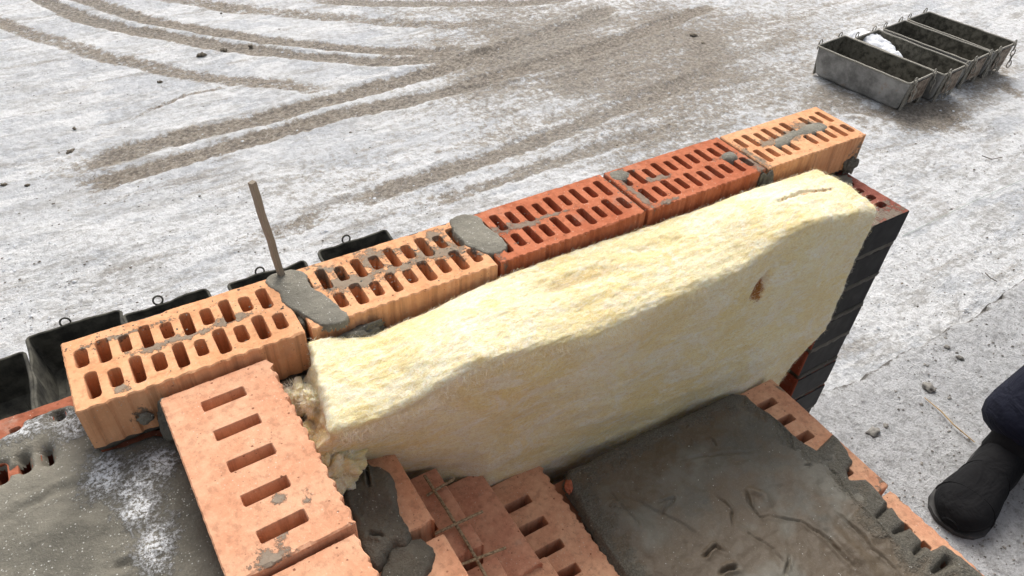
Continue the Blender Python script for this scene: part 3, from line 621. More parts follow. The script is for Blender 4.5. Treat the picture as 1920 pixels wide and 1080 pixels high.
for cx_, cy_, sx_, sy_, n_ in ((300, 60, 40, 35, 60), (430, 60, 60, 22, 90), (500, 60, 25, 35, 70), (560, 60, 25, 35, 50), (60, 105, 60, 8, 50), (200, 60, 60, 30, 40), (820, 60, 40, 40, 40), (1035, 60, 18, 45, 50), (1170, 62, 60, 22, 90), (790, 60, 8, 50, 30), (690, 60, 90, 40, 40)):
    for _ in range(n_):
        x_, y_ = qq.gauss(cx_, sx_), qq.gauss(cy_, sy_)
        if 2 < y_ < 118 and 2 < x_ < 1300: cp.append((x_, y_, .2, qq.uniform(.5, 1.5) * (1.8 if qq.random() < .1 else 1)))
crumbs('mortar_crumbs', cp, M_MORT, 'tiny crumbs of dry grey mortar strewn over the tops of the brick row', 3)
# left bed, frosted
M_BEDL = mortar('frosted_mortar', .92, sparkle=1.0, frostspots=[((5, -30, -85), (26, 34, 30)), ((28, -85, -85), (22, 50, 30)), ((-68, 84, -85), (28, 18, 30)), ((36, -60, -85), (18, 40, 30)), ((-22, 66, -85), (24, 26, 30)), ((30, -140, -85), (22, 44, 30)), ((55, -40, -85), (20, 30, 30))])
mound('mortar_bed', [(-480, 100), (-140, 104), (-100, 84), (-62, 104), (-20, 100), (4, 84), (5, 10), (60, 3), (83, -8), (88, -120), (92, -270), (96, -500), (96, -760), (-480, -760)], -85, 10, 6, 2.5, 2.6, M_BEDL,
      'wide grey mortar bed with frost at the left, sparkling with grit', seed=12, rag=7, cuts=[(-49.7, 33, 5.5, 13, 0), (-73, 34, 5.5, 13, 0), (-84, 30, 14, 5, 12), (-96.9, 33, 7, 15, 0), (-110, 66, 10, 7, 0), (-30.6, 90, 6, 7, 0), (-96, 98, 24, 6, 0), (-58, 112, 30, 5, 0)],
      strokes=[(pz([(0, 985), (110, 925), (200, 900)], -80), -3, 5), (pz([(0, 1040), (200, 980), (330, 975)], -80), 3, 14), (pz([(210, 1070), (250, 1062)], -80), -5, 5)], namp=(70, 10))
# right bed, wide and wet
M_BEDR = mortar('smooth_wet_mortar', .68, sparkle=.2, rough=.48, warm=.9, rim=True)
zb = -331
S = lambda L, dh, wd: (pz(L, zb + 14), dh * (.55 if dh < 0 else .8), wd * (.30 if dh < 0 else 1))
mound('mortar_bed', pz([(1060, 882), (1100, 868), (1200, 815), (1300, 772), (1372, 738), (1398, 742), (1424, 762), (1462, 793), (1494, 822), (1530, 845), (1546, 828), (1562, 812), (1590, 850), (1601, 868), (1588, 884), (1592, 902), (1622, 898), (1650, 930), (1700, 985), (1745, 1034), (1768, 1020), (1800, 1040), (1860, 1092)], zb + 4) + [(1002, -660), (1004, -985), (553, -985), (552, -420)] + pz([(1168, 1085), (1120, 1010), (1092, 965), (1058, 905)], zb + 4), zb, 11, 3.0, 2.1, 4.2, M_BEDR,
      'wide dark wet mortar bed with trowel ridges, between the wool and the right wall edge', seed=14, rag=4.0, namp=(120, 15),
      cuts=[(950, -452, 19, 1.3, 8), (951, -485.5, 20, 1.9, -6), (949, -519, 20, 2.0, 6), (948, -552.5, 21, 3.4, 0)],
      strokes=[S([(1395, 920), (1410, 945), (1425, 968), (1440, 965)], -9, 5), S([(1395, 918), (1430, 925), (1445, 950)], 6, 8), S([(1440, 965), (1500, 975), (1550, 1010), (1600, 1060)], -8, 5), S([(1500, 940), (1560, 1000), (1640, 1070)], 7, 16),
               S([(1230, 940), (1265, 930), (1240, 968)], -8, 5), S([(1340, 925), (1370, 955), (1375, 990)], -8, 5), S([(1140, 915), (1180, 960), (1200, 990)], -5, 5), S([(1320, 1040), (1345, 1025), (1360, 1035)], -14, 7),
               S([(1440, 775), (1480, 812), (1490, 850)], -5, 4), S([(1350, 1070), (1385, 1062)], -16, 8), S([(1480, 1040), (1470, 1080)], -10, 5), S([(1330, 815), (1345, 835)], -7, 4), S([(1510, 868), (1522, 872)], -12, 5),
               S([(1570, 960), (1640, 1030), (1700, 1090)], -10, 6), S([(1560, 880), (1575, 892)], -9, 5), S([(1100, 900), (1300, 1100)], 6, 22), S([(1200, 860), (1400, 880), (1560, 900)], 4, 30), S([(1600, 960), (1655, 1020)], 5, 14), S([(1120, 1000), (1175, 1080)], -9, 6), S([(1535, 850), (1600, 930), (1660, 1000), (1700, 1060)], -7, 4), S([(1270, 865), (1330, 850), (1420, 846)], -3, 7), S([(1180, 930), (1290, 985), (1330, 1020)], -6, 4), S([(1380, 985), (1450, 1030), (1500, 1085)], -7, 4), S([(1600, 985), (1690, 1075)], -6, 5), S([(1560, 1000), (1660, 1100)], 7, 12)])
lump('brick_chip', (*at(1067, 912, zb + 8), zb + 10), (12, 7, 4), RED and clay('chip_clay', (.40, .13, .07), (.30, .09, .05)), 'small orange brick chip pressed into the wet mortar beside the middle block', 31, cat='brick chip', amp=.35, rz=.9)
# lumps over the broken blocks
mound('mortar_lump', smooth(pz([(612, 872), (650, 858), (672, 858), (712, 868), (735, 888), (745, 920), (752, 950), (770, 988), (760, 1010), (735, 1012), (715, 1050), (690, 1050), (660, 990), (640, 940), (618, 900)], -150)), -167, 13, 2.5, 1.5, 4, M_LUMP,
      'dark cracked mortar lump between the five slot block and the broken pink block', seed=15, rag=5, namp=(34, 4), under=26,
      strokes=[(pz([(682, 862), (686, 880), (694, 912)], -150), -12, 1.6), (pz([(640, 900), (648, 950), (668, 985)], -150), -4, 2.5), (pz([(712, 900), (740, 940)], -150), 4, 9), (pz([(690, 1000), (722, 1004)], -150), -10, 2.2), (pz([(650, 880), (655, 960)], -150), 5, 12)])
mound('mortar_lump', smooth(pz([(724, 1032), (745, 1008), (780, 998), (806, 1012), (815, 1040), (800, 1072), (790, 1100), (740, 1105), (715, 1075)], -160)), -175, 9, 2.2, 1.5, 3, M_LUMP,
      'rounded grey mortar dollop at the bottom edge beside the wire mesh', seed=16, rag=7, namp=(20, 5), under=20)

# ------------------------------------------------------------------ wool slab in the cavity
def wool():
    X0, X1 = 232., 1170.; YB, YF = -4., -148.; ZT, ZB = -16., -470.; r = 10.
    hx, hy, hz = (X1 - X0) / 2, (YB - YF) / 2, (ZT - ZB) / 2; c = np.array([(X0 + X1) / 2, (YB + YF) / 2, (ZT + ZB) / 2]); h = np.array([hx, hy, hz])
    V = []; F = []; off = 0
    def face(a, b, fixed, val, na, nb, flip):
        nonlocal off
        A, B = np.meshgrid(np.linspace(-1, 1, na), np.linspace(-1, 1, nb), indexing='ij'); P = np.zeros((na, nb, 3)); P[..., a] = A * h[a]; P[..., b] = B * h[b]; P[..., fixed] = val * h[fixed]
        f = grid_faces(na, nb) + off
        if flip: f = f[:, ::-1]
        V.append(P.reshape(-1, 3)); F.append(f); off += na * nb
    NX, NY, NZ = 360, 62, 130
    face(0, 1, 2, 1, NX, NY, False); face(0, 2, 1, -1, NX, NZ, False); face(0, 2, 1, 1, NX, NZ // 2, True)
    face(1, 2, 0, -1, NY, NZ, True); face(1, 2, 0, 1, NY, NZ, False); face(0, 1, 2, -1, 60, 20, True)
    P = np.concatenate(V); F = np.concatenate(F)
    inner = np.clip(P, -(h - r), h - r); d = P - inner; n = d / (np.linalg.norm(d, axis=1, keepdims=True) + 1e-9); P = inner + n * r + c
    x, y, z = P[:, 0].copy(), P[:, 1].copy(), P[:, 2].copy()
    v = np.clip((y - YF) / (YB - YF), 0, 1); t = np.clip((ZT - z) / 400, 0, 1.2)
    # top: rises and dips along the slab (front edge profile and back edge profile)
    fx = [226, 260, 304, 335, 359, 416, 492, 586, 712, 867, 930, 985, 1041, 1120, 1175]; fz = [-6, -20, -30, -22, -8, 6, -12, -34, -28, -26, -2, 10, -2, -16, -28]
    bx = [226, 268, 330, 400, 470, 560, 700, 850, 1000, 1175]; bz = [-8, -8, -26, -24, -16, -14, -16, -20, -18, -22]
    topz = (1 - v) * np.interp(x, fx, fz) + v * np.interp(x, bx, bz) + 8 * np.sin(np.pi * v) * (1 - .4 * np.sin(x / 90.))
    z += (topz - ZT) * np.exp(-t * 3.0)
    # front face leans in towards the bottom at the left and bulges
    lean = np.interp(x, [226, 320, 450, 560, 950, 1175], [.42, .30, .115, .09, -.055, 0.0])
    y += np.where(v < .5, 1, 0) * (1 - 2 * v).clip(0, 1) * (lean * (ZT - z).clip(0, 400))
    frontness = np.clip(1 - 3 * v, 0, 1) * np.clip(t * 10, 0, 1)
    y -= frontness * (fbm(x / 120, z / 90, 71, 3) * 9 - 2); y += frontness * 10 * np.exp(-((x - 330) / 90) ** 2) * np.exp(-((z + 60) / 50) ** 2)
    # back edge follows the bricks
    y -= v ** 2 * np.interp(x, [226, 280, 330, 420, 520, 700, 1175], [0, 2, 12, 8, 2, 0, 10])
    # left end: lower part torn and sticking out
    le = np.clip(1 - (x - X0) / 40, 0, 1); y2 = (y + 80) / 70
    x -= le * np.clip((ZT - 26 - z) / 40, 0, 1) * (16 + 10 * vn(y / 14, z / 12, 77)) * np.clip(1.2 - t, 0, 1)
    x += le * (fbm(y / 30, z / 22, 78) * 7 + 12 * v * 2 - 4)
    # right end: slants back with depth
    re = np.clip(1 - (X1 - x) / 60, 0, 1); x += re * (fbm(y / 40, z / 35, 79) * 6 - 3 - (z < -300) * (-(z + 300)) * .5)
    x -= np.clip((x - 1040) / 130, 0, 1) * np.clip((-z - 300) / 100, 0, 1) * 60
    # tears
    def tear(p0, p1, wd, dep):
        nonlocal z
        dd, a = segdist(x + fbm(x / 9, y / 9, 88) * 7, y + fbm(x / 9, y / 9, 89) * 8, [p0, p1]); z -= dep * np.exp(-(dd / wd) ** 2) * (t < .12)
    tear((985, -82), (1050, -74), 1.9, 12); tear((1050, -74), (1118, -82), 2.2, 10); tear((560, -60), (680, -66), 14, 5); tear((735, -55), (800, -62), 12, 4)
    dd = np.hypot((x - 912 - (z + 92) * .35) / 9, (z + 92) / 26); y += frontness * 16 * np.exp(-dd ** 2)
    # fibrous relief: strands running along the slab
    nrm = np.abs(n); on_top = nrm[:, 2] > .5
    fib = fbm(x / 26, y / 4.2 + z / 5., 91, 3) * .9 + fbm(x / 60, y / 14 + z / 16, 93, 3) * 1.8 + fbm(x / 8, y / 6 + z / 7, 94, 2) * 1.2
    wz = np.where(on_top | (n[:, 2] > .2), 1, 0); z += fib * wz; y -= fib * np.where(n[:, 1] < -.2, 1, 0) * .8
    P = np.stack([x, y, z], -1)
    g = G('mineral_wool', .95, .1)
    fv = g.map(g.pos, (42, 150, 150)); fv2 = g.map(g.pos, (140, 420, 420), (0, rad(4), rad(5))); fv3 = g.map(g.pos, (90, 260, 260), (0, rad(-35), rad(-20)))
    a = g.noise(1, 5, .65, fv, .8); b = g.noise(1, 4, .7, fv2, 1.2); c_ = g.noise(1, 4, .7, fv3, 1.5); big = g.noise(9, 4, .6); mid = g.noise(28, 5, .65, g.map(g.pos, (.5, 1, 1)))
    col = g.mix(g.ss(big, .38, .64), (.94, .87, .60), (.90, .76, .38)); col = g.mix(g.ma('MULTIPLY', g.ss(mid, .50, .64), .38), col, (.86, .68, .30))
    wis = g.noise(16, 7, .75, g.map(g.pos, (.6, 1, 1), (0, rad(25), 0)), 1.5); col = g.mix(g.ma('MULTIPLY', g.ss(wis, .49, .57), .6), col, (.96, .94, .84)); iso = g.noise(420, 4, .8); col = g.mix(g.ma('MULTIPLY', g.ss(iso, .49, .56), .42), col, (.70, .56, .33))
    col = g.mix(g.ma('MULTIPLY', g.ss(a, .5, .68), .55), col, (.95, .93, .86)); col = g.mix(g.ma('MULTIPLY', g.ss(c_, .51, .62), .5), col, (.72, .54, .23)); col = g.mix(g.ma('MULTIPLY', g.ss(b, .55, .7), .5), col, (.97, .95, .88))
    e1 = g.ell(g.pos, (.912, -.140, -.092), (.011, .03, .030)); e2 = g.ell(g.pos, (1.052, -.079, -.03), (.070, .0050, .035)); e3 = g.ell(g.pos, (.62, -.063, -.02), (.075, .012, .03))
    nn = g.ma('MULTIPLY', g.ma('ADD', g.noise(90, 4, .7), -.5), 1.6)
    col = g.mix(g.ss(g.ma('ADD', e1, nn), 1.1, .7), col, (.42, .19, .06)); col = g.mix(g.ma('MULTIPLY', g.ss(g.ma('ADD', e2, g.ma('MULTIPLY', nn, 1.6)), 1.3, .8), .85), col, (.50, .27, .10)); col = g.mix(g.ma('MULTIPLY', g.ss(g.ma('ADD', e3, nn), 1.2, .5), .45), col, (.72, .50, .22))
    hh = g.ma('ADD', g.ma('MULTIPLY', a, 1.2), g.ma('MULTIPLY', b, .8)); hh = g.ma('ADD', hh, g.ma('MULTIPLY', c_, .7))
    hh = g.ma('ADD', hh, g.ma('MULTIPLY', iso, 1.0)); g.col(col).nor(g.bump(hh, .0026, .8)); g.b.inputs['Subsurface Weight'].default_value = .45; g.b.inputs['Subsurface Radius'].default_value = (.01, .008, .004); g.b.inputs['Subsurface Scale'].default_value = 1.0
    o = mesh('wool_slab', P, F.tolist(), g.m, smooth_=True); tag(o, 'thick pale yellow mineral wool slab standing in the wall cavity', 'insulation')
    # loose fibres standing off the surface
    q = np.random.RandomState(5); nF = 110000
    tri = F[q.randint(0, len(F), nF)]; keep = []
    A, B, C_, D = P[tri[:, 0]], P[tri[:, 1]], P[tri[:, 2]], P[tri[:, 3]]; ctr = (A + B + C_ + D) / 4; N_ = np.cross(C_ - A, D - B); N_ /= np.linalg.norm(N_, axis=1, keepdims=True) + 1e-9
    vis = ((N_[:, 2] > .35) | (N_[:, 1] < -.35) | (N_[:, 0] < -.5)) & (ctr[:, 2] > -400)
    ctr, N_ = ctr[vis], N_[vis]; m = len(ctr)
    swz = vn(ctr[:, 0] / 60, ctr[:, 2] / 45, 55) * .8; dirn = np.stack([np.ones(m), q.normal(0, .3, m), q.normal(0, .3, m) + np.where(N_[:, 1] < -.3, swz + .35, 0)], -1); wild = q.rand(m) < .42; dirn[wild] = q.normal(0, 1, (wild.sum(), 3))
    dirn -= N_ * (dirn * N_).sum(1, keepdims=True); dirn /= np.linalg.norm(dirn, axis=1, keepdims=True) + 1e-9; side = np.cross(N_, dirn)
    Lf = q.uniform(3, 12, m)[:, None]; lift = (q.rand(m) ** 4 * 5.5)[:, None]; wd = q.uniform(.09, .22, m)[:, None]; bend = q.normal(0, 1.8, m)[:, None]
    # torn wisps hanging over the front edge
    ne = 5200; ex = np.where(q.rand(ne) < .45, q.normal(612, 26, ne), q.uniform(240, 1160, ne)); ez = np.interp(ex, fx, fz) - 10 - q.rand(ne) ** 2 * 34
    ee = np.stack([ex, np.full(ne, YF) + 2 + np.interp(ex, [226, 320, 450, 560, 950, 1175], [.42, .30, .115, .09, -.055, 0.0]) * (ZT - ez).clip(0, 400) - 3, ez], -1)
    ed = np.stack([q.normal(0, .8, ne), q.normal(-.25, .25, ne), q.normal(-.7, .5, ne)], -1); ed /= np.linalg.norm(ed, axis=1, keepdims=True); en = np.tile([0, -1., .3], (ne, 1)); es = np.cross(en, ed); es /= np.linalg.norm(es, axis=1, keepdims=True) + 1e-9
    ctr = np.concatenate([ctr, ee]); N_ = np.concatenate([N_, en]); dirn = np.concatenate([dirn, ed]); side = np.concatenate([side, es]); m += ne
    Lf = np.concatenate([Lf, q.uniform(5, 20, (ne, 1))]); lift = np.concatenate([lift, q.rand(ne, 1) * 3]); wd = np.concatenate([wd, q.uniform(.09, .22, (ne, 1))]); bend = np.concatenate([bend, q.normal(0, 3, (ne, 1))])
    p0 = ctr + N_ * .2 - dirn * Lf * .5; p1 = ctr + N_ * (.6 + lift * .6) + side * bend; p2 = ctr + N_ * (.4 + lift) + dirn * Lf * .5
    VV = np.stack([p0, p1 - side * wd, p1 + side * wd, p2], 1).reshape(-1, 3); b_ = np.arange(m)[:, None] * 4; FF = np.concatenate([b_ + np.array([[0, 1, 2]]), b_ + np.array([[1, 3, 2]])]).tolist()
    g2 = G('wool_fibre', .9, .1); tn = g2.attr('tone'); g2.col(g2.mix(g2.ss(tn, .15, .6), (.97, .945, .82), g2.mix(g2.ss(tn, .6, 1.0), (.93, .80, .44), (.72, .54, .22))))
    f = mesh('fibre_fuzz', VV, FF, g2.m, parent=o); tag(f, kind='stuff'); f.data.attributes.new('tone', 'FLOAT', 'POINT').data.foreach_set('value', np.repeat(q.rand(m) ** 1.4, 4).astype(np.float32))
    return g.m, g2.m
M_WOOL, M_FIB = wool()
def tuft(c, r, seed, lb, n=2600, sag=1.0):
    n = 900
    o = lump('wool_scrap', c, r, M_WOOL, lb, seed, cat='insulation', amp=.5, sub=5)
    q = np.random.RandomState(seed); d = q.normal(0, 1, (n, 3)); d /= np.linalg.norm(d, axis=1, keepdims=True); d[:, 2] = np.abs(d[:, 2]); p = np.array(c) + d * np.array(r) * .95
    e = d * .5 + q.normal(0, .7, (n, 3)); e /= np.linalg.norm(e, axis=1, keepdims=True); s = np.cross(e, d); s /= np.linalg.norm(s, axis=1, keepdims=True) + 1e-9
    L = q.uniform(4, 12, (n, 1)); V = np.stack([p, p + e * L * .5 - s * .16, p + e * L * .5 + s * .16, p + e * L + d * 1], 1).reshape(-1, 3); b = np.arange(n)[:, None] * 4
    tag(mesh('fibre_fuzz', V, np.concatenate([b + np.array([[0, 1, 2]]), b + np.array([[1, 3, 2]])]).tolist(), M_FIB, parent=o), kind='stuff')
tuft((222, -34, -66), (22, 20, 18), 3, 'torn scrap of wool under the left end brick, beside the slab')
tuft((232, -66, -56), (10, 17, 20), 4, 'small yellow wool tuft standing against the left end of the slab')
tuft((226, -92, -88), (24, 30, 22), 6, 'frayed grey-yellow wool scrap between the five slot block and the slab')
tuft((236, -112, -130), (30, 24, 34), 7, 'low scrap of wool above the dark mortar lump')

# ------------------------------------------------------------------ wire mesh
M_WIRE = flat('rusty_wire', (.26, .18, .10), .6, .4, 300, c2=(.42, .32, .20), metal=.15)
wr = empty('wire_mesh', (*at(870, 1000, -236), -245), 'rusty masonry wire mesh strip lying over the broken clay pieces', 'wire mesh')
a, b = at(796, 893, -228), at(925, 1115, -262)
MB().tube([(a[0], a[1], -226), ((a[0] * 2 + b[0]) / 3 + 1, (a[1] * 2 + b[1]) / 3, -231), ((a[0] + b[0] * 2) / 3 + 1, (a[1] + b[1] * 2) / 3, -238), (b[0], b[1], -250)], 2.3).build('long_wire', M_WIRE, wr)
for u in (((800, 931), (852, 904)), ((813, 1004), (905, 965)), ((845, 1068), (948, 1033))):
    p, q = at(*u[0], -236), at(*u[1], -236)
    MB().tube([(p[0], p[1], -234), ((p[0] + q[0]) / 2, (p[1] + q[1]) / 2, -230.5), (q[0], q[1], -228)], 2.1).build('cross_wire', M_WIRE, wr)
# ------------------------------------------------------------------ wooden stick in the joint
M_WOOD = flat('weathered_wood', (.30, .235, .17), .8, .3, 120, c2=(.42, .35, .27))
g = G('stick_wood', .8, .2); n = g.noise(1, 5, .6, g.map(g.pos, (900, 900, 30))); g.col(g.mix(n, (.17, .135, .10), (.36, .31, .24))).nor(g.bump(n, .0006, .8))
sp = []; 
for i in range(9):
    t = i / 8; sp.append((266 - 13 * t + .6 * math.sin(i * 1.9), 115.5 + 3 * t, -30 + 178 * t))
tag(MB().tube(sp, [5.0, 5.1, 4.9, 5.1, 5.0, 5.2, 5.1, 5.2, 5.0], 4).build('wooden_stick', g.m, smooth_=False), 'thin weathered wooden stick standing upright in the mortar', 'stick')

# ------------------------------------------------------------------ mortar troughs
def steel():
    g = G('mortar_stained_steel', .62, .4); n = g.noise(9, 6, .65, g.obj); f = g.noise(60, 5, .7, g.obj); g.b.inputs['Metallic'].default_value = .25
    c = g.mix(g.ss(n, .35, .66), (.17, .168, .16), (.36, .355, .34)); c = g.mix(g.ma('MULTIPLY', g.ss(f, .52, .7), .5), c, (.33, .32, .295)); c = g.mix(g.ma('MULTIPLY', g.ss(g.noise(5, 5, .7, g.obj), .56, .68), .6), c, (.26, .15, .09))
    g.col(c).nor(g.bump(g.ma('ADD', n, f), .003, .8)); return g.m
M_STEEL = steel(); M_DARKST = flat('blackened_steel', (.045, .043, .036), .85, .4, 12, c2=(.10, .095, .075), bump=.004); M_TROUGHIN = flat('dried_mortar_crust', (.075, .068, .050), .85, .4, 22, c2=(.16, .148, .115), bump=.005)
M_CHAIN = flat('grey_chain_steel', (.27, .255, .22), .65, .35, 200, metal=.2); M_RUST = flat('rusty_end_plate', (.17, .115, .08), .75, .45, 30, c2=(.30, .25, .20), bump=.003)
def trough_loop(L, W, z, r, ins):   # rounded rectangle in local coordinates, length along y
    return [(x, y, z) for x, y in rrect(0, 0, W - 2 * ins, L - 2 * ins, r, 4)]
def trough(cx, cy, rz, label, L=655., W=300., H=200., dark=False, bend=0, name='mortar_trough', grp='mortar troughs on the snow', chains=(1, 1, 1, 1)):
    t = empty(name, (cx, cy, ZG + 6), label, 'trough', grp, rz)
    base = np.array([cx, cy, ZG + 6]); body = M_DARKST if dark else M_STEEL
    def put(nm, b, m, parent=t, **k):
        V = np.array(b.V) + base; o = mesh(nm, V, b.F, m, parent=parent, **k); return o
    lv = [trough_loop(L, W, H, 16, 0), trough_loop(L, W, H * .5, 16, 12), trough_loop(L, W, 18, 22, 24), trough_loop(L, W, 4, 22, 36)]
    li = [trough_loop(L, W, H, 16, 5), trough_loop(L, W, H * .5, 16, 17), trough_loop(L, W, 40, 22, 31), trough_loop(L, W, 30, 22, 52)]
    n = len(lv[0])
    def dent(l, s): return [(x + (10 if dark else 3.5) * mn.noise(Vector((x / 70 + s, y / 70, z / 60))) , y + 3 * mn.noise(Vector((x / 80, y / 80 + s, z / 60))), z + ((12 if dark else 2.5) * mn.noise(Vector((x / 60, y / 60, s)))) ) for x, y, z in l]
    def skin(levels, flip):
        # add points along the long sides so the sheet can bend
        out = MB(); R2 = []
        for l in levels:
            pts = []
            for i in range(n):
                a_, b_ = l[i], l[(i + 1) % n]; k = max(1, int(math.dist(a_, b_) / 28)) if math.dist(levels[0][i], levels[0][(i + 1) % n]) > 60 else 1
                k = max(1, int(math.dist(levels[0][i], levels[0][(i + 1) % n]) / 28))
                for j in range(k): pts.append(tuple(a_[c] + (b_[c] - a_[c]) * j / k for c in range(3)))
            R2.append(dent(pts, cx * .01))
        m = len(R2[0]); F = []
        for q in range(len(R2) - 1):
            for i in range(m):
                f = (q * m + i, q * m + (i + 1) % m, (q + 1) * m + (i + 1) % m, (q + 1) * m + i); F.append(f if flip else f[::-1])
        F.append(tuple((len(R2) - 1) * m + i for i in range(m)))
        out.add([p for r in R2 for p in r], F); return out, R2[0]
    so_, top = skin(lv, False); put('shell', so_, body); si, topi = skin(li, True); put('lining', si, M_TROUGHIN if not dark else M_DARKST)
    rim = MB(); rim.tube([(x, y, z + 1) for x, y, z in top], 6.5, 6, closed=True); put('rim', rim, M_CHAIN if not dark else M_DARKST, smooth_=True)
    for s in (-1, 1):
        for s2 in (-1, 1):      # end legs: flared plates under the rim
            b = MB(); x = s2 * W * .33; y = s * (L / 2 - 12); w2 = 17
            b.add([(x - w2, y - 3, 0), (x + w2, y - 3, 0), (x + w2, y + 4, 0), (x - w2, y + 4, 0), (x - w2 * 1.5, y + s * 12 - 3, H - 6), (x + w2 * 1.5, y + s * 12 - 3, H - 6), (x + w2 * 1.5, y + s * 12 + 4, H - 6), (x - w2 * 1.5, y + s * 12 + 4, H - 6)],
                  [(3, 2, 1, 0), (4, 5, 6, 7), (0, 1, 5, 4), (1, 2, 6, 5), (2, 3, 7, 6), (3, 0, 4, 7)]); put('end_leg', b, M_CHAIN if not dark else M_DARKST)
        b = MB(); b.box(-W * .28, W * .28, s * (L / 2 + 4) - 2.5, s * (L / 2 + 4) + 2.5, 60, H - 12); put('end_plate', b, M_RUST if not dark else M_DARKST)
    k = 0
    for s in (-1, 1):
        for s2 in (-1, 1):
            on = chains[k]; k += 1
            if dark and s2 < 0: continue
            x, y = (s2 * W * .36 if not dark else -W * .08), s * (L / 2 + 6); lp = MB()
            pts = [(x + 17 * math.cos(q), y + s * 3, H + 14 + 21 * math.sin(q)) for q in np.linspace(0, 2 * math.pi, 15)[:-1]]
            lp.tube(pts, 3.6, 6, closed=True); h = put('lifting_loop', lp, M_CHAIN if not dark else M_DARKST, smooth_=True)
            if on:
                for j in range(on):
                    z = H - 12 - 40 * j; ln = MB(); a_ = (j % 2) * math.pi / 2 + .5
                    pts = [(x + 11 * math.cos(q) * math.cos(a_) + 2 * j, y + s * (14 + 5 * j) + 11 * math.cos(q) * math.sin(a_), z + 27 * math.sin(q)) for q in np.linspace(0, 2 * math.pi, 13)[:-1]]
                    ln.tube(pts, 3.6, 6, closed=True); put('chain_link', ln, M_CHAIN, parent=t, smooth_=True)
    return t
trough(4608, 1968, rad(6.2), 'long grey steel mortar trough nearest the bricks, empty, its plain side facing us', L=665, W=318, chains=(3, 3, 1, 1))
trough(4925, 1940, rad(5.2), 'steel mortar trough with a heap of snow in its left half', L=655, W=290, chains=(4, 1, 0, 1))
trough(5268, 1978, rad(5.8), 'empty steel mortar trough third from the bricks, right behind the snowy one', L=640, W=285, chains=(2, 4, 0, 1))
trough(5590, 2005, rad(5.0), 'empty steel mortar trough farthest to the upper right with hanging chains', L=650, W=300, chains=(4, 4, 0, 1))
DT = 'dark mortar troughs behind the brick wall'
for cx_, cy_, r_, lb in ((-486, 1375, .6, 'dark trough at the left picture edge, only its corner showing behind the wall'), (-170, 1442, -.3, 'dark trough with a wire loop, left of the end of the brick row'),
                       (150, 1408, 1.2, 'dark trough showing as a thin strip behind the left end brick'), (520, 1392, -.8, 'dark trough showing behind the foot of the wooden stick'), (905, 1428, .6, 'dark trough with a ring showing behind the second pale brick')):
    trough(cx_, cy_, rad(r_), lb, L=655, W=308, dark=True, chains=(0, 0, 0, 0), grp=DT)
# snow heap in the second trough
M_SNOW = flat('clean_snow', (.66, .68, .72), .7, .06, 30, c2=(.74, .76, .79), bump=.006)
mound('snow_heap', smooth(pz([(1588, 58), (1612, 50), (1640, 60), (1662, 70), (1682, 84), (1706, 112), (1698, 120), (1668, 108), (1640, 94), (1612, 80)], -1330)), -1440, 135, 28, 9, 24, M_SNOW,
      'heap of clean snow lying in the second steel trough', seed=41, rag=14, namp=(90, 30), under=60, cat='snow')

# ------------------------------------------------------------------ litter on the snow
M_CLOD = flat('frozen_mud', (.10, .085, .065), .95, .4, 60, c2=(.20, .17, .13), bump=.004)
M_CLODG = flat('grey_cement_clod', (.22, .21, .19), .95, .35, 60, bump=.004)
CL = [((378, 104), (42, 26, 18), 'dark mud clod beside the brown wheel track, upper left'), ((420, 96), (34, 30, 20), 'dark crumbly mud clod on the lower edge of the brown wheel track'), ((470, 88), (22, 18, 14), 'small dark clod on the brown wheel track, upper left'),
      ((300, 155), (24, 16, 13), 'lone small dark clod on the white snow between two tracks'), ((133, 286), (34, 24, 18), 'clod at the left end of the double wheel track'), ((415, 26), (14, 10, 9), 'tiny dark clod near the top edge on white snow'),
      ((8, 348), (22, 16, 14), 'dark clod at the left picture edge'), ((52, 349), (18, 16, 12), 'brown clod close to the left picture edge'), ((140, 242), (20, 13, 9), 'flat clod above the left end of the double wheel track'), ((1300, 66), (40, 30, 10), 'big dark mortar crumb heap on the muddy snow, top middle'), ((1318, 82), (30, 24, 8), 'dark mortar crumb heap just below the larger one, top middle')]
for k, ((u, v), r, lb) in enumerate(CL):
    r = (r[0] * .72, r[1] * .72, r[2] * .6)
    x, y = at(u, v, ZG); lump('frozen_clod', (x, y, ZG + 2 + r[2] * .35), r, M_CLOD, lb, 100 + k, cat='clod', group='frozen clods on the snow', amp=.5, sub=3, rz=k)
CS = [((1637, 812), (17, 13, 9), 'grey stone left of the boot, largest on the slab'), ((1740, 727), (17, 13, 8), 'grey clod at the slab edge above the twig'), ((1800, 672), (11, 7, 5), 'small flat reddish stone below the slab edge'), ((1892, 762), (10, 8, 6), 'small grey clod just above the dark trouser'),
      ((1660, 800), (10, 8, 6), 'small grey clod right of the largest stone'), ((1775, 652), (8, 8, 5), 'tiny dark stone on the slab near its edge')]
for k, ((u, v), r, lb) in enumerate(CS):
    x, y = at(u, v, ZS); lump('frozen_clod', (x, y, ZS + r[2] * .3), r, M_CLODG, lb, 130 + k, cat='clod', group='clods on the slab', amp=.4, sub=3, rz=k)
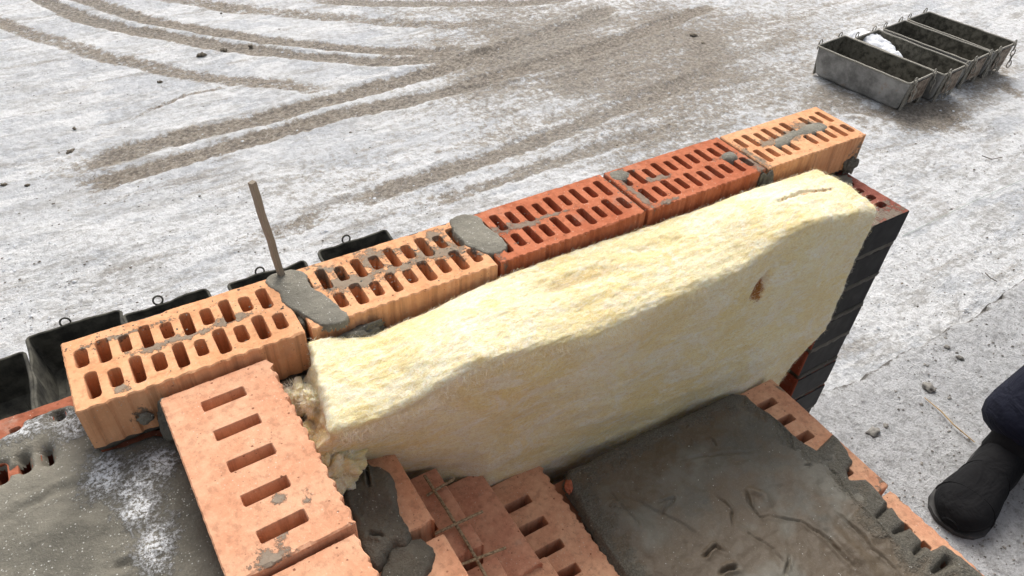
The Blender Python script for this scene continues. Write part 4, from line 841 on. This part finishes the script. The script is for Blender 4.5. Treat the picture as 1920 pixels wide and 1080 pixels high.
def scatter(name, n, rr, fn, size, mat, seed):
    q = random.Random(seed); V = []; F = []
    for _ in range(n):
        x, y, z = fn(q); s = q.uniform(*size) * (1.8 if q.random() < .08 else 1); a = q.uniform(0, 6.28); base = len(V)
        for (i, j, k) in ((1, 0, 0), (0, 1, 0), (-1, 0, 0), (0, -1, 0), (.1, .1, .8), (-.5, -.6, .4), (.6, .5, .45)):
            i += q.uniform(-.3, .3); j += q.uniform(-.3, .3); V.append((x + s * (i * math.cos(a) - j * math.sin(a)), y + s * .75 * (i * math.sin(a) + j * math.cos(a)), z + s * k * .6))
        F += [tuple(base + e for e in f) for f in ((0, 6, 4), (0, 1, 6), (1, 4, 6), (1, 2, 4), (2, 5, 4), (2, 3, 5), (3, 4, 5), (3, 0, 4))]
    tag(mesh(name, V, F, mat, loc=(0, 0, fn(q)[2])), kind='stuff')
def ongr(q):
    while True:
        u, v = q.uniform(-40, 1960), q.uniform(-30, 620)
        if q.random() < .25 + .75 * (v / 620): break
    x, y = at(u, v, ZG); return x, y, ZG + 3
scatter('grit', 2200, 0, ongr, (1.5, 5.5), M_CLOD, 3)
scatter('pale_grit', 1500, 0, ongr, (2, 7), M_SNOW, 5)
def onsl(q): x = q.uniform(1330, 2500); y = -92 - q.random() ** .8 * 700; return x, y, ZS + 0
scatter('slab_grit', 1500, 0, onsl, (1.2, 4.2), M_CLODG, 4)
def onleft(q): return q.uniform(-130, 60), q.uniform(-300, 60), -77
g = G('straw', .8, .2); g.col((.50, .36, .20))
tw = [at(u, v, ZS) for u, v in ((1732, 748), (1762, 776), (1785, 800), (1826, 832))]
tag(MB().tube([(x, y, ZS + h) for (x, y), h in zip(tw, (5, 9, 8, 5))], [1.2, 1.8, 1.8, 1.4], 5).build('straw_stalk', g.m), 'long dry straw stalk lying on the slab beside the boot', 'twig')
tw = [at(u, v, ZG) for u, v in ((1846, 514), (1856, 524), (1868, 530))]
tag(MB().tube([(x, y, ZG + 8) for x, y in tw], 2.2, 5).build('twig', M_CLOD), 'short dark twig on clean snow at the right', 'twig')
tw = [at(u, v, ZG) for u, v in ((1840, 294), (1858, 301), (1878, 297))]
tag(MB().tube([(x, y, ZG + 8) for x, y in tw], 2.8, 5).build('twig', M_CLOD), 'short brown twig on the snow below the troughs, near the right edge', 'twig')
g = G('thin_cord', .7, .2); g.col((.38, .44, .40)); a, b = at(1690, 446, ZG), at(1960, 320, ZG)
tag(MB().tube([(a[0], a[1], ZG + 10), ((a[0] + b[0]) / 2, (a[1] + b[1]) / 2 + 8, ZG + 14), (b[0], b[1], ZG + 10)], 1.4, 5).build('cord', g.m), 'thin pale green cord stretched over the snow right of the black pier', 'cord')

# ------------------------------------------------------------------ person at the right (boot and trouser leg in view)
def skin(name, nodes, edges, mat, parent, root=0, sub=2):
    nodes = [(n[0] + (150 if n[2] > -200 else 0),) + tuple(n[1:]) for n in nodes]
    base = np.array(parent['_o'][:]); me = bpy.data.meshes.new(name)
    me.from_pydata([tuple((np.array(n[:3]) - base) * MM) for n in nodes], edges, []); me.update()
    o = bpy.data.objects.new(name, me); COL.objects.link(o); md = o.modifiers.new('skin', 'SKIN')
    for i, n in enumerate(nodes):
        d = me.skin_vertices[0].data[i]; d.radius = (n[3] * MM, (n[4] if len(n) > 4 else n[3]) * MM); d.use_root = (i == root)
    me.materials.append(mat); o.parent = parent; o['_o'] = [float(v) for v in base]
    md.use_smooth_shade = True; md.branch_smoothing = .5
    s = o.modifiers.new('sub', 'SUBSURF'); s.levels = sub; s.render_levels = sub
    return o
def cloth(name, c, c2, sc_=30, b=.004):
    g = G(name, .85, .2); n = g.noise(sc_, 5, .6, g.obj); f = g.noise(700, 2, .5, g.obj); wr_ = g.noise(1, 3, .6, g.map(g.obj, (9, 9, 22)), 1.2); g.col(g.mix(n, c, c2)).nor(g.bump(g.ma('ADD', g.ma('MULTIPLY', wr_, 3.0), g.ma('ADD', n, g.ma('MULTIPLY', f, .1))), b, .9)); return g.m
M_BOOT = cloth('black_boot_leather', (.004, .004, .005), (.009, .009, .010), 25, .003); M_SOLE = flat('grey_rubber_sole', (.05, .049, .048), .7, .3, 40); M_TROUS = cloth('navy_work_cloth', (.004, .005, .012), (.010, .012, .026))
M_JACK = cloth('dark_jacket_cloth', (.02, .022, .03), (.04, .042, .05)); M_SKIN = cloth('skin', (.52, .31, .22), (.60, .38, .28), 30, .001); M_CAP = cloth('black_knit', (.015, .015, .016), (.03, .03, .032), 200, .002); M_GLOVE = cloth('grey_work_glove', (.18, .18, .17), (.28, .27, .25), 90, .002)
pr = empty('person', (1700, -490, ZS), 'person in navy trousers and a black boot standing on the slab at the right edge', 'person')
def boot(tx, ty, hx, hy, par):
    """toe point and heel point on the ground (mm)"""
    T = np.array([tx, ty]); Hh = np.array([hx, hy]); L = np.linalg.norm(T - Hh); d = (T - Hh) / L; s = np.array([-d[1], d[0]])
    prof = [(0, .30), (.03, .60), (.10, .78), (.25, .80), (.42, .74), (.58, .84), (.72, 1.0), (.84, .98), (.93, .78), (.975, .52), (1.0, .25)]   # along from heel, half width / 58
    hts = [52, 92, 118, 122, 112, 92, 76, 66, 55, 45, 30]; V = []; F = []; nr = 16
    for (a, w_), ht in zip(prof, hts):
        c = Hh + d * a * L
        for k in range(nr):
            q = math.pi * k / (nr - 1); e = math.cos(q); x = np.sign(e) * abs(e) ** .75 * w_ * 61; z = 14 + (ht - 14) * (math.sin(q) ** .75)
            p = c + s * x; V.append((p[0], p[1], ZS + z))
    m = len(prof)
    for i in range(m - 1):
        for k in range(nr - 1): F.append((i * nr + k, i * nr + k + 1, (i + 1) * nr + k + 1, (i + 1) * nr + k))
        F.append((i * nr + nr - 1, i * nr, (i + 1) * nr, (i + 1) * nr + nr - 1))
    F.append(tuple(range(nr))); F.append(tuple((m - 1) * nr + k for k in range(nr))[::-1])
    o = mesh('boot', V, F, M_BOOT, parent=par, smooth_=True); sb = o.modifiers.new('sub', 'SUBSURF'); sb.levels = sb.render_levels = 2
    V = []; F = []; ring = []
    for a, w_ in prof: ring.append(Hh + d * a * L * 1.01 - d * 1.5 + s * (w_ * 61 + 1.5))
    for a, w_ in prof[::-1]: ring.append(Hh + d * a * L * 1.01 - d * 1.5 - s * (w_ * 61 + 1.5))
    n = len(ring); V = [(p[0], p[1], ZS + .5) for p in ring] + [(p[0], p[1], ZS + 11) for p in ring]
    F = [(i, (i + 1) % n, n + (i + 1) % n, n + i) for i in range(n)] + [tuple(range(n))[::-1], tuple(range(n, 2 * n))]
    mesh('sole', V, F, M_SOLE, parent=o)
    sh = MB(); cc = Hh + d * L * .24; sm_ = MB()
    for a_, w2, h2 in ((.80, .985, 69.5), (.56, .83, 95)):
        c = Hh + d * a_ * L; sm_.tube([tuple(c + s * (np.sign(math.cos(q)) * abs(math.cos(q)) ** .75 * w2 * 60.5) - d * 9 * math.sin(q)) + (ZS + 14 + (h2 - 14) * math.sin(q) ** .75 + 1,) for q in np.linspace(.05, math.pi - .05, 18)], 1.6, 5)
    mesh('seam', sm_.V, sm_.F, M_BOOT, parent=o)
    sh.tube([(cc[0], cc[1], ZS + 60), (cc[0] - d[0] * 6, cc[1] - d[1] * 6, ZS + 105), (cc[0] - d[0] * 14, cc[1] - d[1] * 14, ZS + 150)], [50, 48, 46], 14); mesh('boot_shaft', sh.V, sh.F, M_BOOT, parent=o, smooth_=True)
    return cc
k1 = boot(1376, -462, 1670, -416, pr); k2 = boot(1590, -572, 1886, -560, pr)
hip = (1765, -505, 205)
nodes = [(1765, -512, 215, 150, 125), (1745, -440, 150, 98), (1868, -430, -240, 80), (1775, -422, -420, 86), (1672, -415, -560, 98), (1596, -418, -640, 112), (1788, -600, 150, 98), (1900, -590, -240, 80), (1810, -580, -430, 86), (1700, -572, -590, 94), (1640, -572, -672, 108), (1768, -512, 290, 145, 118)]
skin('trousers', nodes, [(0, 1), (1, 2), (2, 3), (3, 4), (4, 5), (0, 6), (6, 7), (7, 8), (8, 9), (9, 10), (0, 11)], M_TROUS, pr)
# torso, arms, head
tor = [(1768, -512, 240, 160, 130), (1765, -512, 400, 165, 125), (1755, -512, 560, 175, 125), (1750, -512, 650, 150, 110), (1750, -350, 655, 72), (1745, -300, 480, 62), (1715, -300, 340, 54), (1622, -305, 165, 46), (1750, -674, 655, 72), (1745, -722, 480, 62), (1715, -724, 340, 54), (1622, -718, 165, 46), (1748, -512, 720, 68)]
skin('jacket', tor, [(0, 1), (1, 2), (2, 3), (3, 4), (4, 5), (5, 6), (6, 7), (3, 8), (8, 9), (9, 10), (10, 11), (3, 12)], M_JACK, pr)
body = [(1748, -512, 700, 58), (1744, -512, 770, 56), (1740, -512, 830, 72, 66), (1733, -512, 885, 80, 74), (1738, -512, 945, 86, 76), (1745, -512, 985, 70, 62), (1650, -512, 862, 9, 10), (1672, -512, 880, 22, 22), (1668, -512, 828, 26, 24), (1738, -432, 880, 14, 8), (1738, -592, 880, 14, 8)]
skin('body', body, [(0, 1), (1, 2), (2, 3), (3, 4), (4, 5), (3, 7), (7, 6), (2, 8), (3, 9), (3, 10)], M_SKIN, pr)
e = MB()
for s in (-1, 1):
    pts = [(1814, -512 + s * 30 + 9 * math.cos(q), 905 + 4 * math.sin(q)) for q in np.linspace(0, 6.28, 9)[:-1]]; e.tube(pts, 4, 6, closed=True)
e.tube([(1802, -532, 838), (1798, -512, 836), (1802, -492, 838)], [3, 5, 3], 6); e.build('eyes_and_mouth', M_CAP, pr)
skin('knit_cap', [(1742, -512, 940, 92, 82), (1748, -512, 985, 84, 76), (1752, -512, 1015, 50, 46)], [(0, 1), (1, 2)], M_CAP, pr)
for s, hy_ in ((1, -305), (-1, -718)):
    hx_, hz_ = 1628, 172
    N = [(hx_ + 28, hy_, hz_ + 46, 32, 28), (hx_, hy_, hz_, 30, 22), (hx_ - 22, hy_, hz_ - 34, 38, 20), (hx_ - 42, hy_, hz_ - 72, 38, 18)]; E_ = [(0, 1), (1, 2), (2, 3)]
    for f, (dy, ln) in enumerate(((-27, 60), (-9, 72), (9, 68), (26, 52))):
        b0 = len(N); x, z = hx_ - 48, hz_ - 84
        N += [(x, hy_ + dy, z, 9.5), (x - ln * .16, hy_ + dy, z - ln * .42, 9), (x - ln * .05, hy_ + dy * .95, z - ln * .78, 8.5), (x + ln * .10, hy_ + dy * .9, z - ln * .98, 7.5)]; E_ += [(3, b0), (b0, b0 + 1), (b0 + 1, b0 + 2), (b0 + 2, b0 + 3)]
    b0 = len(N); N += [(hx_ - 34, hy_ - s * 34, hz_ - 40, 12), (hx_ - 52, hy_ - s * 44, hz_ - 68, 11), (hx_ - 60, hy_ - s * 40, hz_ - 92, 9)]; E_ += [(2, b0), (b0, b0 + 1), (b0 + 1, b0 + 2)]
    skin('work_glove', N, E_, M_GLOVE, pr, sub=1)
for o in list(bpy.data.objects):
    if '_o' in o.keys(): del o['_o']
